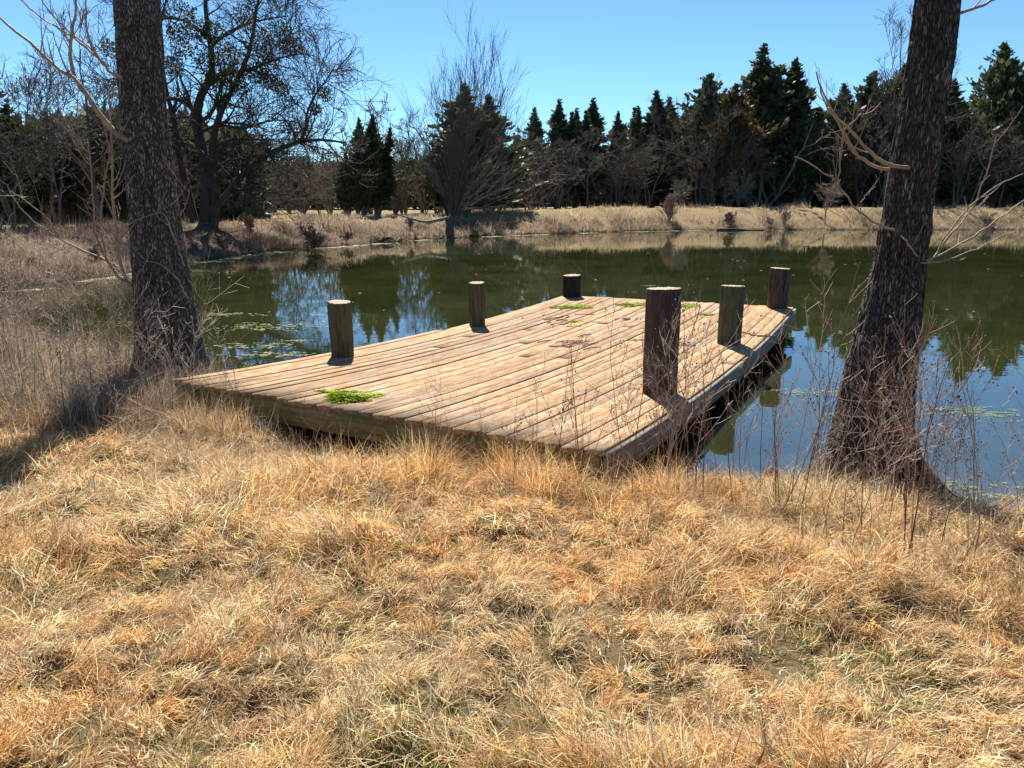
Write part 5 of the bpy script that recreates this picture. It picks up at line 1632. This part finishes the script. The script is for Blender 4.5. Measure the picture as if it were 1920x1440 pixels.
# ------------------------------------------------------------------ dry weed plants
def weed_mesh(seed, h=1.0, nb=7, sub=4, heads=True, r0=.0036, tone=(0.27, 0.19, 0.14), br=(1.3, 1.6), bend=.05, headcol=(0.09, 0.05, 0.035), ang=(22, 48), leaf=0):
    r = np.random.default_rng(seed)
    k = 10
    t = np.linspace(0, 1, k)
    az = r.uniform(0, 6.28)
    st = np.stack([np.cos(az) * bend * h * t ** 2 + np.cumsum(r.normal(0, .006, k)) * h, np.sin(az) * bend * h * t ** 2 + np.cumsum(r.normal(0, .006, k)) * h, h * t], -1)[None]
    st[0, 0] = 0
    R = (np.linspace(1, .4, k) * r0)[None]
    L = [(*tubes(st, R, 5), np.array(tone))]
    a, ra = grow(st, R, r, nb, (.3, 1), ang, length=(.12 * h, .42 * h), k=6, jit=.08, trop=(0, 0, .06), rr=.65, rtip=.5, rmin=.0015)
    L.append((*tubes(a, ra, 4), np.array(tone) * br[0]))
    c_, rc = grow(a, ra, r, sub, (.25, 1), (22, 60), lr=(.25, .6), k=4, jit=.1, trop=(0, 0, .05), rr=.7, rtip=.6, rmin=.0012)
    L.append((*tubes(c_, rc, 3), np.array(tone) * br[1]))
    V, Q, C, off = [], [], [], 0
    for v, q, c in L:
        V.append(v); Q.append(q + off); off += len(v); C.append(np.repeat(c[None], len(v), 0))
    if heads:
        ends = np.concatenate([c_[:, -1], a[:, -1]])
        ends = ends[r.random(len(ends)) < .8]
        n = len(ends); s = r.uniform(.003, .0065, n)
        oct_ = np.array([[1, 0, 0], [0, 1, 0], [-1, 0, 0], [0, -1, 0], [0, 0, 1.3], [0, 0, -1.3]], float)
        hv = (ends[:, None] + oct_[None] * s[:, None, None] * r.uniform(.7, 1.3, (n, 6, 1))).reshape(-1, 3)
        tri = np.array([[0, 1, 4], [1, 2, 4], [2, 3, 4], [3, 0, 4], [1, 0, 5], [2, 1, 5], [3, 2, 5], [0, 3, 5]])
        T = (np.arange(n)[:, None, None] * 6 + tri[None]).reshape(-1, 3) + off
        off += len(hv)
        V.append(hv); C.append(np.repeat(np.array(headcol)[None], len(hv), 0))
    else:
        T = np.zeros((0, 3), int)
    if leaf:
        pp, dd_, _ = poly_sample(a, r.uniform(.2, 1, (len(a), leaf))); pp = pp.reshape(-1, 3); n = len(pp)
        dv = unit(r.normal(0, .6, (n, 3)) + np.array([0, 0, -.6])); sl = r.uniform(.012, .035, n); sd = unit(np.cross(dv, r.normal(size=(n, 3)))) * (sl * .28)[:, None]
        lv = np.stack([pp, pp + dv * .5 * sl[:, None] - sd, pp + dv * sl[:, None], pp + dv * .5 * sl[:, None] + sd], 1).reshape(-1, 3)
        T2 = (np.arange(n)[:, None] * 4); T2 = np.concatenate([T2 + np.array([[0, 1, 2]]), T2 + np.array([[0, 2, 3]])]) + off
        T = np.concatenate([T, T2]); V.append(lv); C.append(np.repeat(np.array([[0.17, 0.09, 0.07]]), len(lv), 0))
    return fast_mesh("dry_weed", np.concatenate(V), T, np.concatenate(Q), M['weed'], color=np.concatenate(C))
WM = [weed_mesh(1, 1, 8, 4), weed_mesh(2, 1, 6, 4, tone=(.42, .31, .22), br=(1.3, 1.6)), weed_mesh(3, 1, 9, 5, tone=(.22, .125, .09)), weed_mesh(4, 1, 5, 3, tone=(.42, .32, .24), bend=.25),
      weed_mesh(5, 1, 7, 4, bend=.15, tone=(.36, .27, .19)), weed_mesh(6, 1, 3, 2, tone=(.17, .09, .06), bend=.08, ang=(15, 30)), weed_mesh(7, 1, 9, 4, tone=(.5, .42, .33), bend=.2, headcol=(.45, .38, .28)),
      weed_mesh(8, 1, 7, 3, tone=(.14, .075, .055), leaf=7)]
rw = np.random.default_rng(31)
def weed(k, x, y, h, label, group=None, lean=None, cat="weed"):
    z = float(zground(np.array([x]), np.array([y]))[0])
    lx, ly = (rw.normal(0, .10), rw.normal(0, .10)) if lean is None else lean
    s = h
    return put("dry_weed", WM[k], loc=(x, y, z - .01), rot=(lx, ly, rw.uniform(0, 6.28)), scale=(s, s, s), label=label, cat=cat, group=group)
def at(u, v, zz=.35):
    q = G(u, v, zz)
    return q[0], q[1]
HW = [
    (7, 1040, 838, .86, 4.75, "branching reddish weed with curled leaves before the middle of the dock's near edge"),
    (0, 1003, 850, .66, 4.85, "thin weed with side twigs just left of the curled-leaf weed"),
    (5, 1078, 860, .62, 4.75, "single straight bare stem right of the curled-leaf weed"),
    (2, 1215, 870, 1.05, 4.72, "dense reddish weed in front of the tallest post"),
    (4, 1262, 880, 1.0, 4.6, "leaning weed at the dock's near right corner"),
    (0, 1180, 860, .95, 4.7, "reddish upright weed just left of the tallest post"),
    (3, 1300, 900, 1.05, 4.5, "pale arching weed right of the dock's near corner"),
    (4, 1345, 900, .75, 4.7, "brown weed standing against the dark water beside the dock"),
    (2, 1500, 985, 1.15, 4.2, "tall reddish weed left of the right trunk's roots"),
    (1, 1485, 960, 1.0, 4.3, "pale weed with round seed heads left of the right trunk"),
    (5, 1695, 1200, 1.1, 3.4, "straight dark stem standing lowest in the grass below the right trunk"),
    (6, 330, 760, .75, 6.3, "silvery umbrella-headed weed crossing the spotted trunk"),
    (5, 222, 820, .75, 5.6, "dark straight leaning stem at the left, below the spotted trunk"),
    (6, 275, 740, .85, 6.6, "pale weed with flat seed heads at the foot of the spotted trunk"),
    (5, 410, 800, .55, 5.6, "dark thin stem before the dock's near left corner"),
    (0, 215, 760, .8, 6.2, "brown weed left of the spotted trunk's foot"),
]
for k_, u, v, h, Yw, lab in HW:
    x = (u - 960) / F * (Yw * math.cos(PITCH) + 1.7 * math.sin(PITCH))
    weed(k_, x, Yw, h, lab)
def field(n, xr, yr, hr, ks, group, label, dmin=.05, dmax=9, keepf=None):
    c = 0; tries = 0
    while c < n and tries < n * 30:
        tries += 1
        x = rw.uniform(*xr); y = rw.uniform(*yr)
        d = float(sdist(np.array([x]), np.array([y]))[0])
        if d < dmin or d > dmax or not footprint_ok(np.array([x]), np.array([y]))[0]: continue
        if keepf and not keepf(x, y): continue
        weed(int(rw.choice(ks)), x, y, rw.uniform(*hr), label, group); c += 1
field(46, (1.4, 3.7), (3.3, 4.9), (.5, 1.08), [0, 1, 1, 2, 3, 4, 5], "weeds round the right trunk", "thin dry brown weed in the thicket round the right trunk", keepf=lambda x, y: x < y * .72)
field(15, (2.6, 3.8), (3.4, 4.7), (.5, 1.05), [0, 1, 1, 3, 4], "weeds at the right edge", "wiry dry weed against the water right of the right trunk", keepf=lambda x, y: x < y * .78)
field(34, (.35, 1.6), (4.1, 5.1), (.55, 1.05), [0, 2, 4, 5, 5], "weeds by the near dock corner", "thin reddish stem beside the near corner of the dock")
field(16, (-.7, .4), (4.4, 5.2), (.3, .65), [0, 5, 5, 7], "weeds before the dock edge", "short dry stem before the near edge of the dock")
field(26, (-3.4, -1.2), (5.1, 6.6), (.4, .8), [0, 5, 5, 2, 6], "weeds by the left dock corner", "thin dark stem near the left corner of the dock")
field(170, (-9.5, -2.7), (5.4, 11.5), (.6, 1.2), [0, 1, 2, 3, 4, 6, 6], "weeds on the left shore", "grey tangled dry weed on the left shore", keepf=lambda x, y: x > -y * .8 - .3)
# one fresh green weed
gm = weed_mesh(40, 1, 6, 3, heads=False, r0=.004, tone=(.30, .42, .05), bend=.3)
x = (440 - 960) / F * 7.6
put("green_weed", gm, loc=(x, 7.3, float(zground(np.array([x]), np.array([7.3]))[0])), rot=(.1, .3, 1), scale=(.55, .55, .55), label="fresh yellow-green weed between the spotted trunk and the dock", cat="weed")
tot = 0; seen = set()
for o in S.objects:
    if o.type == 'MESH' and o.data.name not in seen:
        seen.add(o.data.name); tot += sum(1 for _ in ()) + len(o.data.loops) - 2 * len(o.data.polygons)
print("TRIS", tot)
